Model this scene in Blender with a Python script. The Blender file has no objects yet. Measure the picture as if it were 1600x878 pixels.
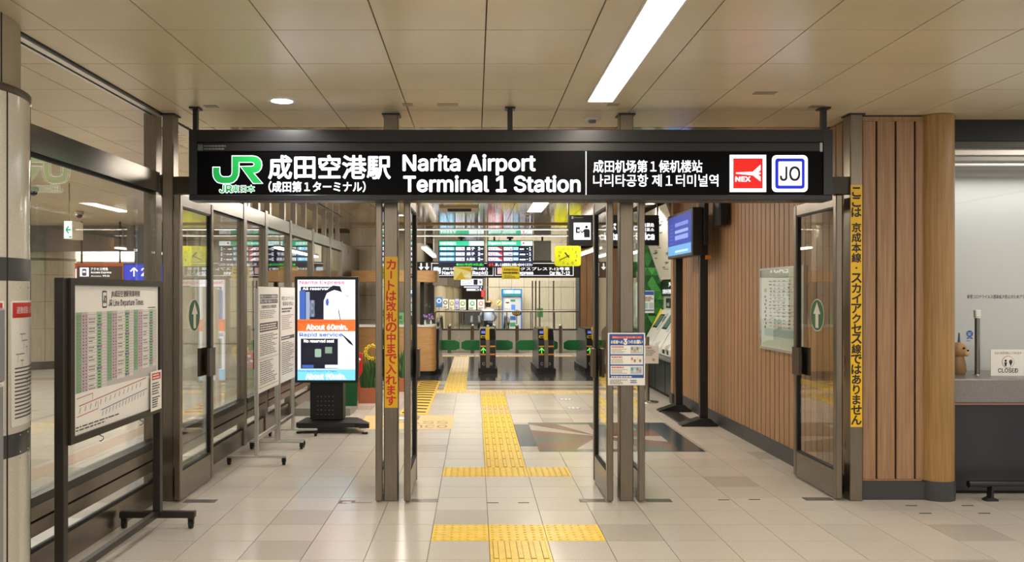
import bpy, math, random
from mathutils import Matrix, Vector
random.seed(7)
S = bpy.context.scene
COL = S.collection
# ------------------------------------------------------------------ camera
EYE, FOC = 1.69, 1304.0          # eye height (m), focal length in pixels of a 1600 px wide frame
cam_d = bpy.data.cameras.new('camera'); cam = bpy.data.objects.new('camera', cam_d); COL.objects.link(cam)
cam.location = (0, 0, EYE); cam.rotation_euler = (math.pi/2, 0, 0)
cam_d.sensor_width = 36.0; cam_d.lens = 36.0*FOC/1600.0
cam_d.shift_x = 58/1600.0; cam_d.shift_y = 19/1600.0
cam_d.clip_start = 0.05; cam_d.clip_end = 200
S.camera = cam
# ------------------------------------------------------------------ world, exposure
w = bpy.data.worlds.new('world'); S.world = w; w.use_nodes = True
w.node_tree.nodes['Background'].inputs['Color'].default_value = (1.0, 0.95, 0.87, 1)
w.node_tree.nodes['Background'].inputs['Strength'].default_value = 0.55
S.view_settings.view_transform = 'Standard'; S.view_settings.look = 'None'
S.view_settings.gamma = 1.0; S.view_settings.use_curve_mapping = False
S.view_settings.exposure = 0.62
S.cycles.transparent_max_bounces = 32; S.cycles.max_bounces = 8
S.cycles.diffuse_bounces = 3; S.cycles.glossy_bounces = 4
S.cycles.sample_clamp_indirect = 6.0
def area(name, loc, sx, sy, power, color=(1, .95, .87), rot=(0, 0, 0)):
    l = bpy.data.lights.new(name, 'AREA'); l.shape = 'RECTANGLE'; l.size = sx; l.size_y = sy
    l.energy = power; l.color = color
    o = bpy.data.objects.new(name, l); COL.objects.link(o); o.location = loc; o.rotation_euler = rot
    return o
CEIL = 3.15
# added area lamps standing in for assumed neighbours of the built strip light
area('added_strip_lamp', (-1.9, 0.2, CEIL-.012), .2, 6.0, 70)
area('added_strip_lamp', (3.9, 0.2, CEIL-.012), .2, 6.0, 75)
area('added_strip_lamp', (5.4, 4.2, CEIL-.012), .2, 5.0, 45)
area('added_strip_lamp', (-1.3, 12.2, CEIL-.012), .5, 6.6, 95)
area('added_strip_lamp', (-7.4, 11.5, CEIL-.012), .22, 9, 150)  # added to brighten the concourse behind the left glass
area('added_strip_lamp', (-8.4, 20.6, CEIL-.012), 3.0, .3, 120)
area('added_hall_lamp', (0.5, 27.5, 4.4), 5, 4, 420, (1, .96, .88))  # added above the unseen hall to brighten it, widened to soften its reflection
area('added_hall_lamp', (-1.0, 38, 4.4), 3, 12, 170, (1, .94, .84))  # added for the far corridor, enlarged and dimmed to calm its floor reflection
area('counter_lamp', (4.9, 7.7, 2.78), 1.8, .18, 4.5, (1, .98, .95))
# ------------------------------------------------------------------ materials
MATS = {}
def mat(name, col, rough=.5, metal=0., emit=0., spec=.5, coat=0.):
    if name in MATS: return MATS[name]
    m = bpy.data.materials.new(name); m.use_nodes = True
    b = m.node_tree.nodes['Principled BSDF']
    b.inputs['Base Color'].default_value = (*col, 1); b.inputs['Roughness'].default_value = rough
    b.inputs['Metallic'].default_value = metal; b.inputs['Specular IOR Level'].default_value = spec
    b.inputs['Coat Weight'].default_value = coat
    if emit:
        b.inputs['Emission Color'].default_value = (*col, 1); b.inputs['Emission Strength'].default_value = emit
    MATS[name] = m
    return m
def hexc(h):
    v = [int(h[i:i+2], 16)/255 for i in (0, 2, 4)]
    return tuple(c/12.92 if c <= .04045 else ((c+.055)/1.055)**2.4 for c in v)
def M(h, rough=.5, metal=0., emit=0., spec=.5):
    return mat(f'paint_{h}_{rough}_{metal}_{emit}_{spec}', hexc(h), rough, metal, emit, spec)
def nodes(m): return m.node_tree.nodes, m.node_tree.links, m.node_tree.nodes['Principled BSDF']
def noise_mat(name, c1, c2, scale=(1, 1, 1), nscale=5., rough=.5, detail=6, lo=.3, hi=.7, vary=0., metal=0., bump=0., spec=.5, rvar=0.):
    """two-colour noise stretched by scale in object space; vary shifts brightness from piece to piece"""
    if name in MATS: return MATS[name]
    m = mat(name, c1, rough, metal, spec=spec); N, L, b = nodes(m)
    tc = N.new('ShaderNodeTexCoord'); mp = N.new('ShaderNodeMapping'); mp.inputs['Scale'].default_value = scale
    geo = N.new('ShaderNodeNewGeometry')
    L.new(geo.outputs['Position'], mp.inputs['Vector'])
    nz = N.new('ShaderNodeTexNoise'); nz.inputs['Scale'].default_value = nscale; nz.inputs['Detail'].default_value = detail
    L.new(mp.outputs[0], nz.inputs['Vector'])
    cr = N.new('ShaderNodeValToRGB'); cr.color_ramp.elements[0].position = lo; cr.color_ramp.elements[1].position = hi
    cr.color_ramp.elements[0].color = (*c1, 1); cr.color_ramp.elements[1].color = (*c2, 1)
    L.new(nz.outputs['Fac'], cr.inputs['Fac']); out = cr.outputs['Color']
    if vary:
        oi = N.new('ShaderNodeObjectInfo'); mr = N.new('ShaderNodeMapRange')
        mr.inputs['To Min'].default_value = 1-vary; mr.inputs['To Max'].default_value = 1+vary*.6
        L.new(oi.outputs['Random'], mr.inputs['Value'])
        mx = N.new('ShaderNodeVectorMath'); mx.operation = 'SCALE'
        L.new(out, mx.inputs[0]); L.new(mr.outputs[0], mx.inputs['Scale']); out = mx.outputs[0]
    L.new(out, b.inputs['Base Color'])
    if rvar:
        n2 = N.new('ShaderNodeTexNoise'); n2.inputs['Scale'].default_value = 2.5
        r2 = N.new('ShaderNodeMapRange'); r2.inputs['To Min'].default_value = rough-rvar; r2.inputs['To Max'].default_value = rough+rvar
        L.new(geo.outputs['Position'], n2.inputs['Vector']); L.new(n2.outputs['Fac'], r2.inputs['Value']); L.new(r2.outputs[0], b.inputs['Roughness'])
    if bump:
        bp = N.new('ShaderNodeBump'); bp.inputs['Strength'].default_value = bump; bp.inputs['Distance'].default_value = .002
        L.new(nz.outputs['Fac'], bp.inputs['Height']); L.new(bp.outputs[0], b.inputs['Normal'])
    return m
def tile_mat(name, c1, c2, rough, vary=.045):
    return noise_mat(name, c1, c2, (1, 1, 1), 170., rough, 3, .32, .62, vary, spec=.5, rvar=.05)
STONE = tile_mat('floor_stone', hexc('b6aea4'), hexc('cfc8be'), .2)
STONE_D = tile_mat('floor_stone_grey', hexc('a59d94'), hexc('beb6ac'), .2)
DARKST = tile_mat('floor_dark_stone', hexc('3b3c40'), hexc('4b4c50'), .12, .1)
GROUT = mat('grout', hexc('4a453f'), .9)
NAVY = noise_mat('inlay_navy', hexc('2b3a45'), hexc('46545c'), (1, 1, 1), 60., .16)
TEAL = noise_mat('inlay_teal', hexc('4a5a58'), hexc('66736f'), (1, 1, 1), 60., .16)
REDST = noise_mat('inlay_red', hexc('6e473f'), hexc('8b6254'), (1, 1, 1), 60., .16)
PALEST = noise_mat('inlay_pale', hexc('a59d93'), hexc('bdb5aa'), (1, 1, 1), 120., .16)
PINKST = noise_mat('band_pink', hexc('b39888'), hexc('c4ab9a'), (1, 1, 1), 30., .2)
STEEL = noise_mat('stainless', hexc('7b7164'), hexc('8b8173'), (60, 60, 1.2), 4., .3, 2, metal=.9, rvar=.06)
STEEL_H = noise_mat('stainless_rail', hexc('776f64'), hexc('877e73'), (60, 1.2, 60), 4., .26, 2, metal=.9)
CHROME = mat('chrome', (.75, .74, .72), .12, 1.)
ALU = mat('aluminium', (.62, .61, .58), .35, .85)
CEILP = noise_mat('ceiling_panel', hexc('d8c8a6'), hexc('e0d0b0'), (1, 1, 1), 2., .3, 3, vary=.03)
CEILM = mat('ceiling_metal', hexc('cbbb9e'), .09, .4)
def stripes(m, scale, axis, strength=.35):
    N, L, b = nodes(m); geo = N.new('ShaderNodeNewGeometry'); wv = N.new('ShaderNodeTexWave')
    wv.bands_direction = axis; wv.inputs['Scale'].default_value = scale
    L.new(geo.outputs['Position'], wv.inputs['Vector']); bp = N.new('ShaderNodeBump')
    bp.inputs['Strength'].default_value = strength; bp.inputs['Distance'].default_value = .004
    L.new(wv.outputs['Fac'], bp.inputs['Height']); L.new(bp.outputs[0], b.inputs['Normal'])
def seam_lines(m, col, dark, scale):
    N, L, b = nodes(m); geo = N.new('ShaderNodeNewGeometry'); wv = N.new('ShaderNodeTexWave'); wv.bands_direction = 'Y'; wv.inputs['Scale'].default_value = scale
    L.new(geo.outputs['Position'], wv.inputs['Vector']); cr = N.new('ShaderNodeValToRGB'); cr.color_ramp.elements[0].color = (*dark, 1); cr.color_ramp.elements[1].color = (*col, 1)
    cr.color_ramp.elements[0].position = .02; cr.color_ramp.elements[1].position = .12; L.new(wv.outputs['Fac'], cr.inputs['Fac']); L.new(cr.outputs['Color'], b.inputs['Base Color'])
seam_lines(CEILM, hexc('cbbb9e'), hexc('8a7a60'), 2.6)
CGAP = mat('ceiling_gap', hexc('6f5f46'), .8)
WOOD = noise_mat('wood_slat', hexc('8d6a4a'), hexc('a88361'), (22, 22, .8), 3., .45, 5, vary=.04)
WOODR = noise_mat('wood_round', hexc('8a6838'), hexc('a8824c'), (26, 26, .7), 3., .42, 5)
WOODC = noise_mat('wood_counter', hexc('b88a55'), hexc('cfa470'), (1.2, 1.2, 26), 3., .4, 5)
GROOVE = mat('groove', hexc('1c1613'), .8)
PLINTH = mat('plinth', hexc('3a3a3c'), .45)
BLACK = mat('black_metal', hexc('19191a'), .35)
BLACKM = mat('black_matte', hexc('101011'), .6)
BROWNB = mat('brown_black_frame', hexc('241d19'), .4)
WHITE = mat('white_plastic', hexc('e4e2dc'), .35)
PAPER = mat('paper', hexc('e9e6df'), .55)
BEIGE = noise_mat('beige_panel', hexc('b9ae97'), hexc('c8bea8'), (8, 8, 1), 3., .35, 4, vary=.03)
COLW = noise_mat('column_panel', hexc('c9c3b4'), hexc('d6d0c1'), (1, 1, 1), 90., .16, 2)
GRANITE = noise_mat('granite', hexc('6c6766'), hexc('8d8785'), (1, 1, 1), 260., .3, 2)
YEL = noise_mat('tactile_yellow', hexc('dcb520'), hexc('ecc93a'), (1, 1, 1), 14., .38, vary=.05)
YELW = noise_mat('tactile_worn', hexc('d0b066'), hexc('dcc080'), (1, 1, 1), 14., .38, vary=.05)
YELG = mat('tactile_edge', hexc('8a7426'), .6)
def make_glass(name, tint, refl=1.0, base=.045):
    m = bpy.data.materials.new(name); m.use_nodes = True; N, L = m.node_tree.nodes, m.node_tree.links
    N.clear(); out = N.new('ShaderNodeOutputMaterial'); mx = N.new('ShaderNodeMixShader')
    tr = N.new('ShaderNodeBsdfTransparent'); tr.inputs[0].default_value = (*tint, 1)
    gl = N.new('ShaderNodeBsdfGlossy'); gl.inputs['Roughness'].default_value = .01
    gl.inputs[0].default_value = (.95, .97, .97, 1)
    lw = N.new('ShaderNodeLayerWeight'); lw.inputs['Blend'].default_value = .5
    pw = N.new('ShaderNodeMath'); pw.operation = 'POWER'; pw.inputs[1].default_value = 5.0
    ma = N.new('ShaderNodeMath'); ma.operation = 'MULTIPLY_ADD'; ma.inputs[1].default_value = .9*refl; ma.inputs[2].default_value = base
    L.new(lw.outputs['Facing'], pw.inputs[0]); L.new(pw.outputs[0], ma.inputs[0]); L.new(ma.outputs[0], mx.inputs[0])
    L.new(tr.outputs[0], mx.inputs[1]); L.new(gl.outputs[0], mx.inputs[2]); L.new(mx.outputs[0], out.inputs[0])
    MATS[name] = m
    return m
GLASS = make_glass('clear_glass', (.95, .965, .955))
ACRYL = make_glass('acrylic', (.97, .975, .97), .7, .04)
def lum(h, e): return M(h, .5, 0., e if e > 2.5 else round(e*.62, 3))
LAMP = lum('fff6e8', 9.0); LAMP2 = lum('fffaf2', 4.5)
# ------------------------------------------------------------------ mesh building
class MB:
    def __init__(s, mtx=None): s.v = []; s.f = []; s.m = []; s.mats = []; s.mtx = mtx; s.sm = []
    def mi(s, m):
        if m not in s.mats: s.mats.append(m)
        return s.mats.index(m)
    def add(s, vs, fs, m, smooth=False):
        n = len(s.v); k = s.mi(m)
        s.v += [tuple(s.mtx @ Vector(p)) for p in vs] if s.mtx else [tuple(p) for p in vs]
        s.f += [tuple(i+n for i in f) for f in fs]; s.m += [k]*len(fs); s.sm += [smooth]*len(fs)
        return s
    def box(s, x0, x1, y0, y1, z0, z1, m, bev=0.):
        if x1 < x0: x0, x1 = x1, x0
        if y1 < y0: y0, y1 = y1, y0
        if z1 < z0: z0, z1 = z1, z0
        if bev:
            b = min(bev, (x1-x0)*.45, (y1-y0)*.45, (z1-z0)*.45); vs = []; 
            for (z, d) in ((z0, b), (z0+b, 0), (z1-b, 0), (z1, b)):
                e = b
                vs += [(x0+d+e*(d == 0), y0+d, z), (x1-d-e*(d == 0), y0+d, z), (x1-d, y0+d+e*(d == 0), z), (x1-d, y1-d-e*(d == 0), z),
                       (x1-d-e*(d == 0), y1-d, z), (x0+d+e*(d == 0), y1-d, z), (x0+d, y1-d-e*(d == 0), z), (x0+d, y0+d+e*(d == 0), z)]
            fs = [tuple(range(7, -1, -1)), tuple(range(24, 32))]
            for r in range(3):
                for i in range(8):
                    j = (i+1) % 8; fs.append((r*8+i, r*8+j, (r+1)*8+j, (r+1)*8+i))
            return s.add(vs, fs, m)
        return s.add([(x0, y0, z0), (x1, y0, z0), (x1, y1, z0), (x0, y1, z0), (x0, y0, z1), (x1, y0, z1), (x1, y1, z1), (x0, y1, z1)],
                     [(3, 2, 1, 0), (4, 5, 6, 7), (0, 1, 5, 4), (1, 2, 6, 5), (2, 3, 7, 6), (3, 0, 4, 7)], m)
    def prism(s, pts, axis, a, b, m, smooth=False):
        """polygon pts (2-D) extruded from a to b along axis: 'z' pts=(x,y), 'y' pts=(x,z), 'x' pts=(y,z)"""
        def P(p, t): return {'z': (p[0], p[1], t), 'y': (p[0], t, p[1]), 'x': (t, p[0], p[1])}[axis]
        n = len(pts); vs = [P(p, a) for p in pts]+[P(p, b) for p in pts]
        s.add(vs, [tuple(range(n-1, -1, -1)), tuple(range(n, 2*n))], m)
        return s.add(vs, [(i, (i+1) % n, n+(i+1) % n, n+i) for i in range(n)], m, smooth)
    def cyl(s, c, r, h, m, axis='z', n=20, r2=None):
        r2 = r if r2 is None else r2; cx, cy, cz = c; vs = []
        for (rr, t) in ((r, 0), (r2, h)):
            for i in range(n):
                a = 2*math.pi*i/n; u, v = rr*math.cos(a), rr*math.sin(a)
                vs.append({'z': (cx+u, cy+v, cz+t), 'y': (cx+u, cy+t, cz+v), 'x': (cx+t, cy+u, cz+v)}[axis])
        s.add(vs, [tuple(range(n-1, -1, -1)), tuple(range(n, 2*n))], m)
        return s.add(vs, [(i, (i+1) % n, n+(i+1) % n, n+i) for i in range(n)], m, True)
    def lathe(s, c, prof, m, n=24):
        vs = []; k = len(prof)
        for r, z in prof:
            for i in range(n):
                a = 2*math.pi*i/n; vs.append((c[0]+r*math.cos(a), c[1]+r*math.sin(a), c[2]+z))
        fs = [(j*n+i, j*n+(i+1) % n, (j+1)*n+(i+1) % n, (j+1)*n+i) for j in range(k-1) for i in range(n)]
        s.add(vs, fs, m, True)
        return s.add(vs, [tuple(range(n-1, -1, -1)), tuple(range((k-1)*n, k*n))], m)
    def tube(s, pts, r, m, n=8, rs=None):
        pts = [Vector(p) for p in pts]; vs = []; up = Vector((0, 0, 1)); k = len(pts)
        for i, p in enumerate(pts):
            t = (pts[min(i+1, k-1)]-pts[max(i-1, 0)]).normalized()
            a = t.cross(up if abs(t.z) < .95 else Vector((0, 1, 0))).normalized(); b = t.cross(a); rr = rs[i] if rs else r
            vs += [tuple(p+a*rr*math.cos(2*math.pi*j/n)+b*rr*math.sin(2*math.pi*j/n)) for j in range(n)]
        fs = [(i*n+j, i*n+(j+1) % n, (i+1)*n+(j+1) % n, (i+1)*n+j) for i in range(k-1) for j in range(n)]
        s.add(vs, fs, m, True)
        return s.add(vs, [tuple(range(n)), tuple(range((k-1)*n, k*n))[::-1]], m)
    def ball(s, c, r, m, n=12, sc=(1, 1, 1)):
        prof = [(max(r*math.sin(math.pi*i/(n//2+2)), 1e-4), -r*math.cos(math.pi*i/(n//2+2))) for i in range(n//2+3)]
        vs = []; k = len(prof)
        for q, z in prof:
            for i in range(n):
                a = 2*math.pi*i/n; vs.append((c[0]+q*math.cos(a)*sc[0], c[1]+q*math.sin(a)*sc[1], c[2]+z*sc[2]))
        return s.add(vs, [(j*n+i, j*n+(i+1) % n, (j+1)*n+(i+1) % n, (j+1)*n+i) for j in range(k-1) for i in range(n)], m, True)
    def mesh(s, name):
        me = bpy.data.meshes.new(name); me.from_pydata(s.v, [], s.f)
        for m in s.mats: me.materials.append(m)
        me.polygons.foreach_set('material_index', s.m); me.polygons.foreach_set('use_smooth', s.sm); me.update()
        return me
    def build(s, name, parent=None, loc=None):
        return link(name, s.mesh(name), parent, loc)
def link(name, me, parent=None, loc=None):
    o = bpy.data.objects.new(name, me); COL.objects.link(o)
    if loc: o.location = loc
    if parent is not None:
        o.parent = parent
        if parent.type == 'EMPTY': o.matrix_parent_inverse = Matrix.Translation(-parent.location)
    return o
def thing(name, label, cat, loc=(0, 0, 0), group=None):
    o = bpy.data.objects.new(name, None); COL.objects.link(o); o.location = loc; o.empty_display_size = .1
    o['label'] = label; o['category'] = cat
    if group: o['group'] = group
    return o
def tag(o, label, cat, group=None):
    o['label'] = label; o['category'] = cat
    if group: o['group'] = group
    return o
def struct(o, label=None):
    o['kind'] = 'structure'
    if label: o['label'] = label
    return o
def sroot(name, label, loc=(0, 0, 0)):
    o = bpy.data.objects.new(name, None); COL.objects.link(o); o.location = loc; o.empty_display_size = .1
    return struct(o, label)
# ------------------------------------------------------------------ flat print (lettering, symbols) on a panel
_tc = {}
try: SANS = bpy.data.fonts.load(bpy.utils.system_resource('DATAFILES')+'/fonts/Inter.woff2')     # Blender's own interface typeface
except Exception: SANS = None
def glyphs(s):
    k = s
    if k not in _tc:
        c = bpy.data.curves.new('t', 'FONT'); c.body = s; c.size = 1; c.resolution_u = 3
        if SANS and s.isascii(): c.font = SANS
        ob = bpy.data.objects.new('t', c); me = ob.to_mesh()
        _tc[k] = ([(v.co.x, v.co.y) for v in me.vertices], [tuple(p.vertices) for p in me.polygons])
        ob.to_mesh_clear(); bpy.data.objects.remove(ob); bpy.data.curves.remove(c)
    return _tc[k]
class Print:
    """flat marks in the plane o + a*u + b*v, lifted along the normal by layer"""
    def __init__(s, o, u, v, lift=.0015):
        s.o = Vector(o); s.u = Vector(u).normalized(); s.v = Vector(v).normalized(); s.n = s.u.cross(s.v); s.mb = MB(); s.lift = lift
    def P(s, a, b, l=1): return tuple(s.o+s.u*a+s.v*b+s.n*(s.lift*l))
    def rect(s, a0, b0, a1, b1, m, l=1):
        s.mb.add([s.P(a0, b0, l), s.P(a1, b0, l), s.P(a1, b1, l), s.P(a0, b1, l)], [(0, 1, 2, 3)], m); return s
    def poly(s, pts, m, l=1):
        s.mb.add([s.P(a, b, l) for a, b in pts], [tuple(range(len(pts)))], m); return s
    def rrect(s, a0, b0, a1, b1, r, m, l=1):
        pts = []
        for cx, cy, t0 in ((a1-r, b0+r, -90), (a1-r, b1-r, 0), (a0+r, b1-r, 90), (a0+r, b0+r, 180)):
            for i in range(6):
                t = math.radians(t0+18*i); pts.append((cx+r*math.cos(t), cy+r*math.sin(t)))
        return s.poly(pts, m, l)
    def disc(s, a, b, r, m, l=1, rb=None, n=28):
        rb = rb or r
        return s.poly([(a+r*math.cos(2*math.pi*i/n), b+rb*math.sin(2*math.pi*i/n)) for i in range(n)], m, l)
    def line(s, a0, b0, a1, b1, wd, m, l=1):
        dx, dy = a1-a0, b1-b0; q = math.hypot(dx, dy) or 1; nx, ny = -dy/q*wd/2, dx/q*wd/2
        return s.poly([(a0-nx, b0-ny), (a1-nx, b1-ny), (a1+nx, b1+ny), (a0+nx, b0+ny)], m, l)
    def text(s, t, a0, b0, a1, b1, m, l=2, bold=0., keep=False):
        vs, fs = glyphs(t)
        if not vs: return s
        x0 = min(p[0] for p in vs); x1 = max(p[0] for p in vs); y0 = min(p[1] for p in vs); y1 = max(p[1] for p in vs)
        sx = (a1-a0)/max(x1-x0, 1e-6); sy = (b1-b0)/max(y1-y0, 1e-6)
        if keep:
            q = min(abs(sx), abs(sy)); sx, sy = math.copysign(q, sx), math.copysign(q, sy); a0 = (a0+a1)/2-(x1-x0)*sx/2; b0 = (b0+b1)/2-(y1-y0)*sy/2
        w = bold*abs(sy)            # heavier weight: the strokes repeated a hair apart
        offs = [(0, 0)] if not bold else [(w*math.cos(q*math.pi/4), w*math.sin(q*math.pi/4)) for q in range(8)] if bold > .02 else [(-w, -w), (w, -w), (-w, w), (w, w)]
        for q, (ox, oy) in enumerate(offs): s.mb.add([s.P(a0+ox+(p[0]-x0)*sx, b0+oy+(p[1]-y0)*sy, l+q*.06) for p in vs], fs, m)
        return s
    def lines(s, a0, b0, a1, b1, n, m, l=2, fill=.5, rnd=random, head=False):
        """body copy too small to read: rows of short dashes"""
        st = (b1-b0)/n
        for i in range(n):
            a = a0; y = b1-(i+.5)*st; end = a0+(a1-a0)*rnd.uniform(.55, 1)
            while a < end:
                ln = rnd.uniform(.03, .14)*(a1-a0); s.rect(a, y-st*fill/2, min(a+ln, end), y+st*fill/2, m, l); a += ln+.018*(a1-a0)
        return s
    def vtext(s, t, a0, b0, a1, b1, m, l=2, bold=0.):
        n = sum(.5 if c == ' ' else 1 for c in t); h = (b1-b0)/n; y = b1
        for c in t:
            if c == ' ': y -= h*.5; continue
            if c == 'ー': s.rect((a0+a1)/2-(a1-a0)*.07, y-h*.86, (a0+a1)/2+(a1-a0)*.07, y-h*.1, m, l)
            elif c == '・': s.disc((a0+a1)/2, y-h*.5, (a1-a0)*.1, m, l)
            else: s.text(c, a0, y-h*.95, a1, y-h*.05, m, l, bold, True)
            y -= h
        return s
    def build(s, name, parent=None): return s.mb.build(name, parent)
class PP(Print):
    """print on an upright panel that faces the entrance (-y) at depth d; a, b measured in the photograph's pixels at that depth"""
    def __init__(s, d, lift=.0015): s.d = d; s.k = d/FOC; s.mb = MB(); s.lift = lift
    def P(s, a, b, l=1): return ((a-742)*s.k, s.d-s.lift*l, EYE-(b-458)*s.k)
def px(x, d): return (x-742)*d/FOC
def pz(y, d): return EYE-(y-458)*d/FOC
# ================================================================== FLOOR
GX, GY, T = .097, 4.894, .4
mb = MB()
for (x0, x1, y0, y1) in ((-13, 8, 1.0, 26.9), (-13, -1.35, 26.9, 31), (1.08, 8, 26.9, 31), (-13, 8, 31, 60)):
    mb.box(x0, x1, y0, y1, -.25, -.006, GROUT)
floor = struct(mb.build('floor'), 'pale speckled stone tile floor of the station concourse')
g = .0022
tile_me = MB().box(g, T-g, g, T-g, -.006, 0, STONE).mesh('tile')
tile_dk = MB().box(g, T-g, g, T-g, -.006, 0, STONE_D).mesh('tile_grey')
def tactile(kind, m):
    b = MB().box(g, T-g, g, T-g, -.006, .001, m); e = YELG
    if kind == 'dot':
        for i in range(7):
            for j in range(7):
                b.cyl((.029+i*.057, .029+j*.057, .001), .0135, .005, m, n=8, r2=.008)
    else:
        for i in range(5):
            x = .04+i*.08
            for (y0, y1) in ((.012, .388),):
                b.prism([(x-.019, y0), (x+.019, y0), (x+.019, y1), (x-.019, y1)], 'z', .001, .0016, e)
                b.prism([(x-.0145, y0+.004), (x+.0145, y0+.004), (x+.0145, y1-.004), (x-.0145, y1-.004)], 'z', .0016, .006, m)
    return b.mesh('tactile_tile')
TDOT, TBAR = tactile('dot', YEL), tactile('bar', YEL)
WDOT, WBAR = tactile('dot', YELW), tactile('bar', YELW)
used = set()
for j, row in {2: (-1, 0, 1), 7: (-1, 0, 1)}.items():
    for i in row: link('tactile_tile', TDOT, floor, (GX+i*T, GY+j*T, 0)); used.add((i, j))
for j in list(range(-4, 2))+list(range(8, 23)):
    link('tactile_tile', WBAR if j in (17, 18, 22) else TBAR, floor, (GX, GY+j*T, 0)); used.add((0, j))
for i in range(-2, 7):
    link('tactile_tile', WDOT, floor, (GX+i*T, GY+23*T, 0)); used.add((i, 23))
for k in range(19):
    link('tactile_tile', TDOT if k == 0 else (WBAR if k > 12 else TBAR), floor, (-.55, 14.5+k*T, .003))
for k in range(9):
    link('tactile_tile', WDOT, floor, (-1.3+k*.44, 22.2, .003))
inl = {(i, j) for i in range(1, 6) for j in range(10, 15)}
dark = {(2, 2), (8, 2), (-4, 1), (-7, 4), (5, 6), (-2, 10), (-3, 12), (1, 17), (3, 17), (4, 17), (2, 17), (-2, 15)}
cnt = 0; far = MB()
for j in range(-2, 28):
    y = GY+j*T
    lo, hi = (-7, 10) if j < 5 else (-7, 7)
    for i in range(-32, 15):
        if (i, j) in used or (i, j) in inl: continue
        if lo <= i <= hi and cnt < 296 and 0 <= j:
            link('tile', tile_dk if ((i, j) in dark or random.random() < .03) else tile_me, floor, (GX+i*T, y, 0)); cnt += 1
        else:
            far.box(GX+i*T+g, GX+(i+1)*T-g, y+g, y+T-g, -.006, 0, STONE_D if random.random() < .05 else STONE)
far.box(-13, -1.3, 16.1, 24.6, -.006, 0, STONE); far.box(2.9, 8, 16.1, 24.6, -.006, 0, STONE)
far.box(-1.3, 2.9, 22.2, 24.6, -.006, 0, STONE); far.box(-13, 8, 24.6, 26.9, -.006, 0, STONE); far.box(-13, 8, 31, 60, -.006, 0, STONE)
for x0, x1 in ((-13, -1.35), (1.08, 8)): far.box(x0, x1, 26.9, 31, -.006, 0, STONE)
o = far.build('far_tile', floor); o['kind'] = 'stuff'
for a in range(7):
    for b in range(6):
        MB().box(-1.3+a*.6+g, -.7+a*.6-g, 16.1+b*1.017+g, 16.1+(b+1)*1.017-g, -.006, .001, DARKST).build('dark_tile', floor)
# thin red-brown stone lines in front of the gates, pink band beyond the glass
for y in (14.72, 15.25):
    MB().box(-2.5, 3.05, y, y+.11, 0, .0015, REDST).build('stone_line', floor)
MB().box(-4.22, -3.98, 2, 22, 0, .0015, PINKST).build('stone_band', floor)
MB().box(-12, -4.22, 16.2, 16.7, 0, .0015, PINKST).build('stone_band', floor)
# star-shaped stone inlay
def inlay(pts, m): MB().prism(pts, 'z', -.006, .0008, m).build('inlay_stone', floor)
inlay([(.50, 9.2), (.69, 9.2), (.69, 10.75), (.50, 10.75)], NAVY); inlay([(.5, 8.897), (.69, 8.897), (.69, 9.2), (.5, 9.2)], PALEST)
inlay([(.5, 10.75), (.69, 10.75), (.69, 10.892), (.5, 10.892)], PALEST)
inlay([(.692, 8.897), (2.2, 8.897), (2.2, 9.04), (.692, 9.04)], TEAL); inlay([(.692, 10.75), (2.2, 10.75), (2.2, 10.892), (.692, 10.892)], TEAL)
inlay([(2.2, 8.897), (2.46, 8.897), (2.46, 10.892), (2.2, 10.892)], NAVY); inlay([(2.46, 8.897), (2.495, 8.897), (2.495, 10.892), (2.46, 10.892)], PALEST)
C = (1.46, 9.86); A, B, D, E_ = (.692, 9.04), (2.2, 9.04), (2.2, 10.75), (.692, 10.75)
rim = [A, (1.1, 9.04), (1.46, 9.04), (1.85, 9.04), B, (2.2, 9.5), (2.2, 9.86), (2.2, 10.3), D, (1.85, 10.75), (1.46, 10.75), (1.05, 10.75), E_, (.692, 10.3), (.692, 9.86), (.692, 9.4)]
cols = [REDST, PALEST, PALEST, TEAL, REDST, PALEST, REDST, NAVY, REDST, TEAL, PALEST, REDST, PALEST, REDST, TEAL, REDST]
for i in range(16): inlay([C, rim[i], rim[(i+1) % 16]], cols[i])
# ================================================================== CEILING
CX, CP = .06, .593
CY, CQ = 4.63, .677
ceil = struct(MB().box(-13, 8, -6, 24.4, CEIL+.014, CEIL+.2, CGAP).box(-13, 8, 24.4, 60, 4.5, 4.7, BEIGE).build('ceiling'), 'suspended ceiling of large beige metal panels')
cg = .004
pan_me = MB().box(cg, CP-cg, cg, CQ-cg, 0, .013, CEILP).mesh('panel')
farp = MB()
for r in range(-14, 21):
    y = CY+r*CQ
    for k in range(-21, 13):
        x = CX+k*CP
        if k == 1 and r < 3: continue
        if r >= 4 and -5 <= k <= 12: continue
        if r >= -2 and r < 4 and -9 <= k <= 8: link('panel', pan_me, ceil, (x, y, CEIL))
        else: farp.box(x+cg, x+CP-cg, y+cg, y+CQ-cg, CEIL, CEIL+.013, CEILP)
o = farp.build('far_panel', ceil); o['kind'] = 'stuff'
y4 = CY+4*CQ
for k in range(-5, 13):
    x = CX+k*CP
    MB().box(x+cg, x+CP-cg, y4+cg, 17.55, CEIL, CEIL+.013, CEILM).build('long_panel', ceil)
    MB().box(x+cg, x+CP-cg, 17.66, 24.4, CEIL, CEIL+.013, CEILM).build('long_panel', ceil)
MB().box(-2.6, 4, 17.55, 17.66, CEIL-.03, CEIL+.013, mat('lip', hexc('a58f6c'), .35)).build('lip', ceil)
x1 = CX+CP
for (a, b) in ((x1+cg, .845), (1.06, x1+CP-cg)):
    MB().box(a, b, -4.0, CY+3*CQ-cg, CEIL, CEIL+.013, CEILP).build('light_panel', ceil)
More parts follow.
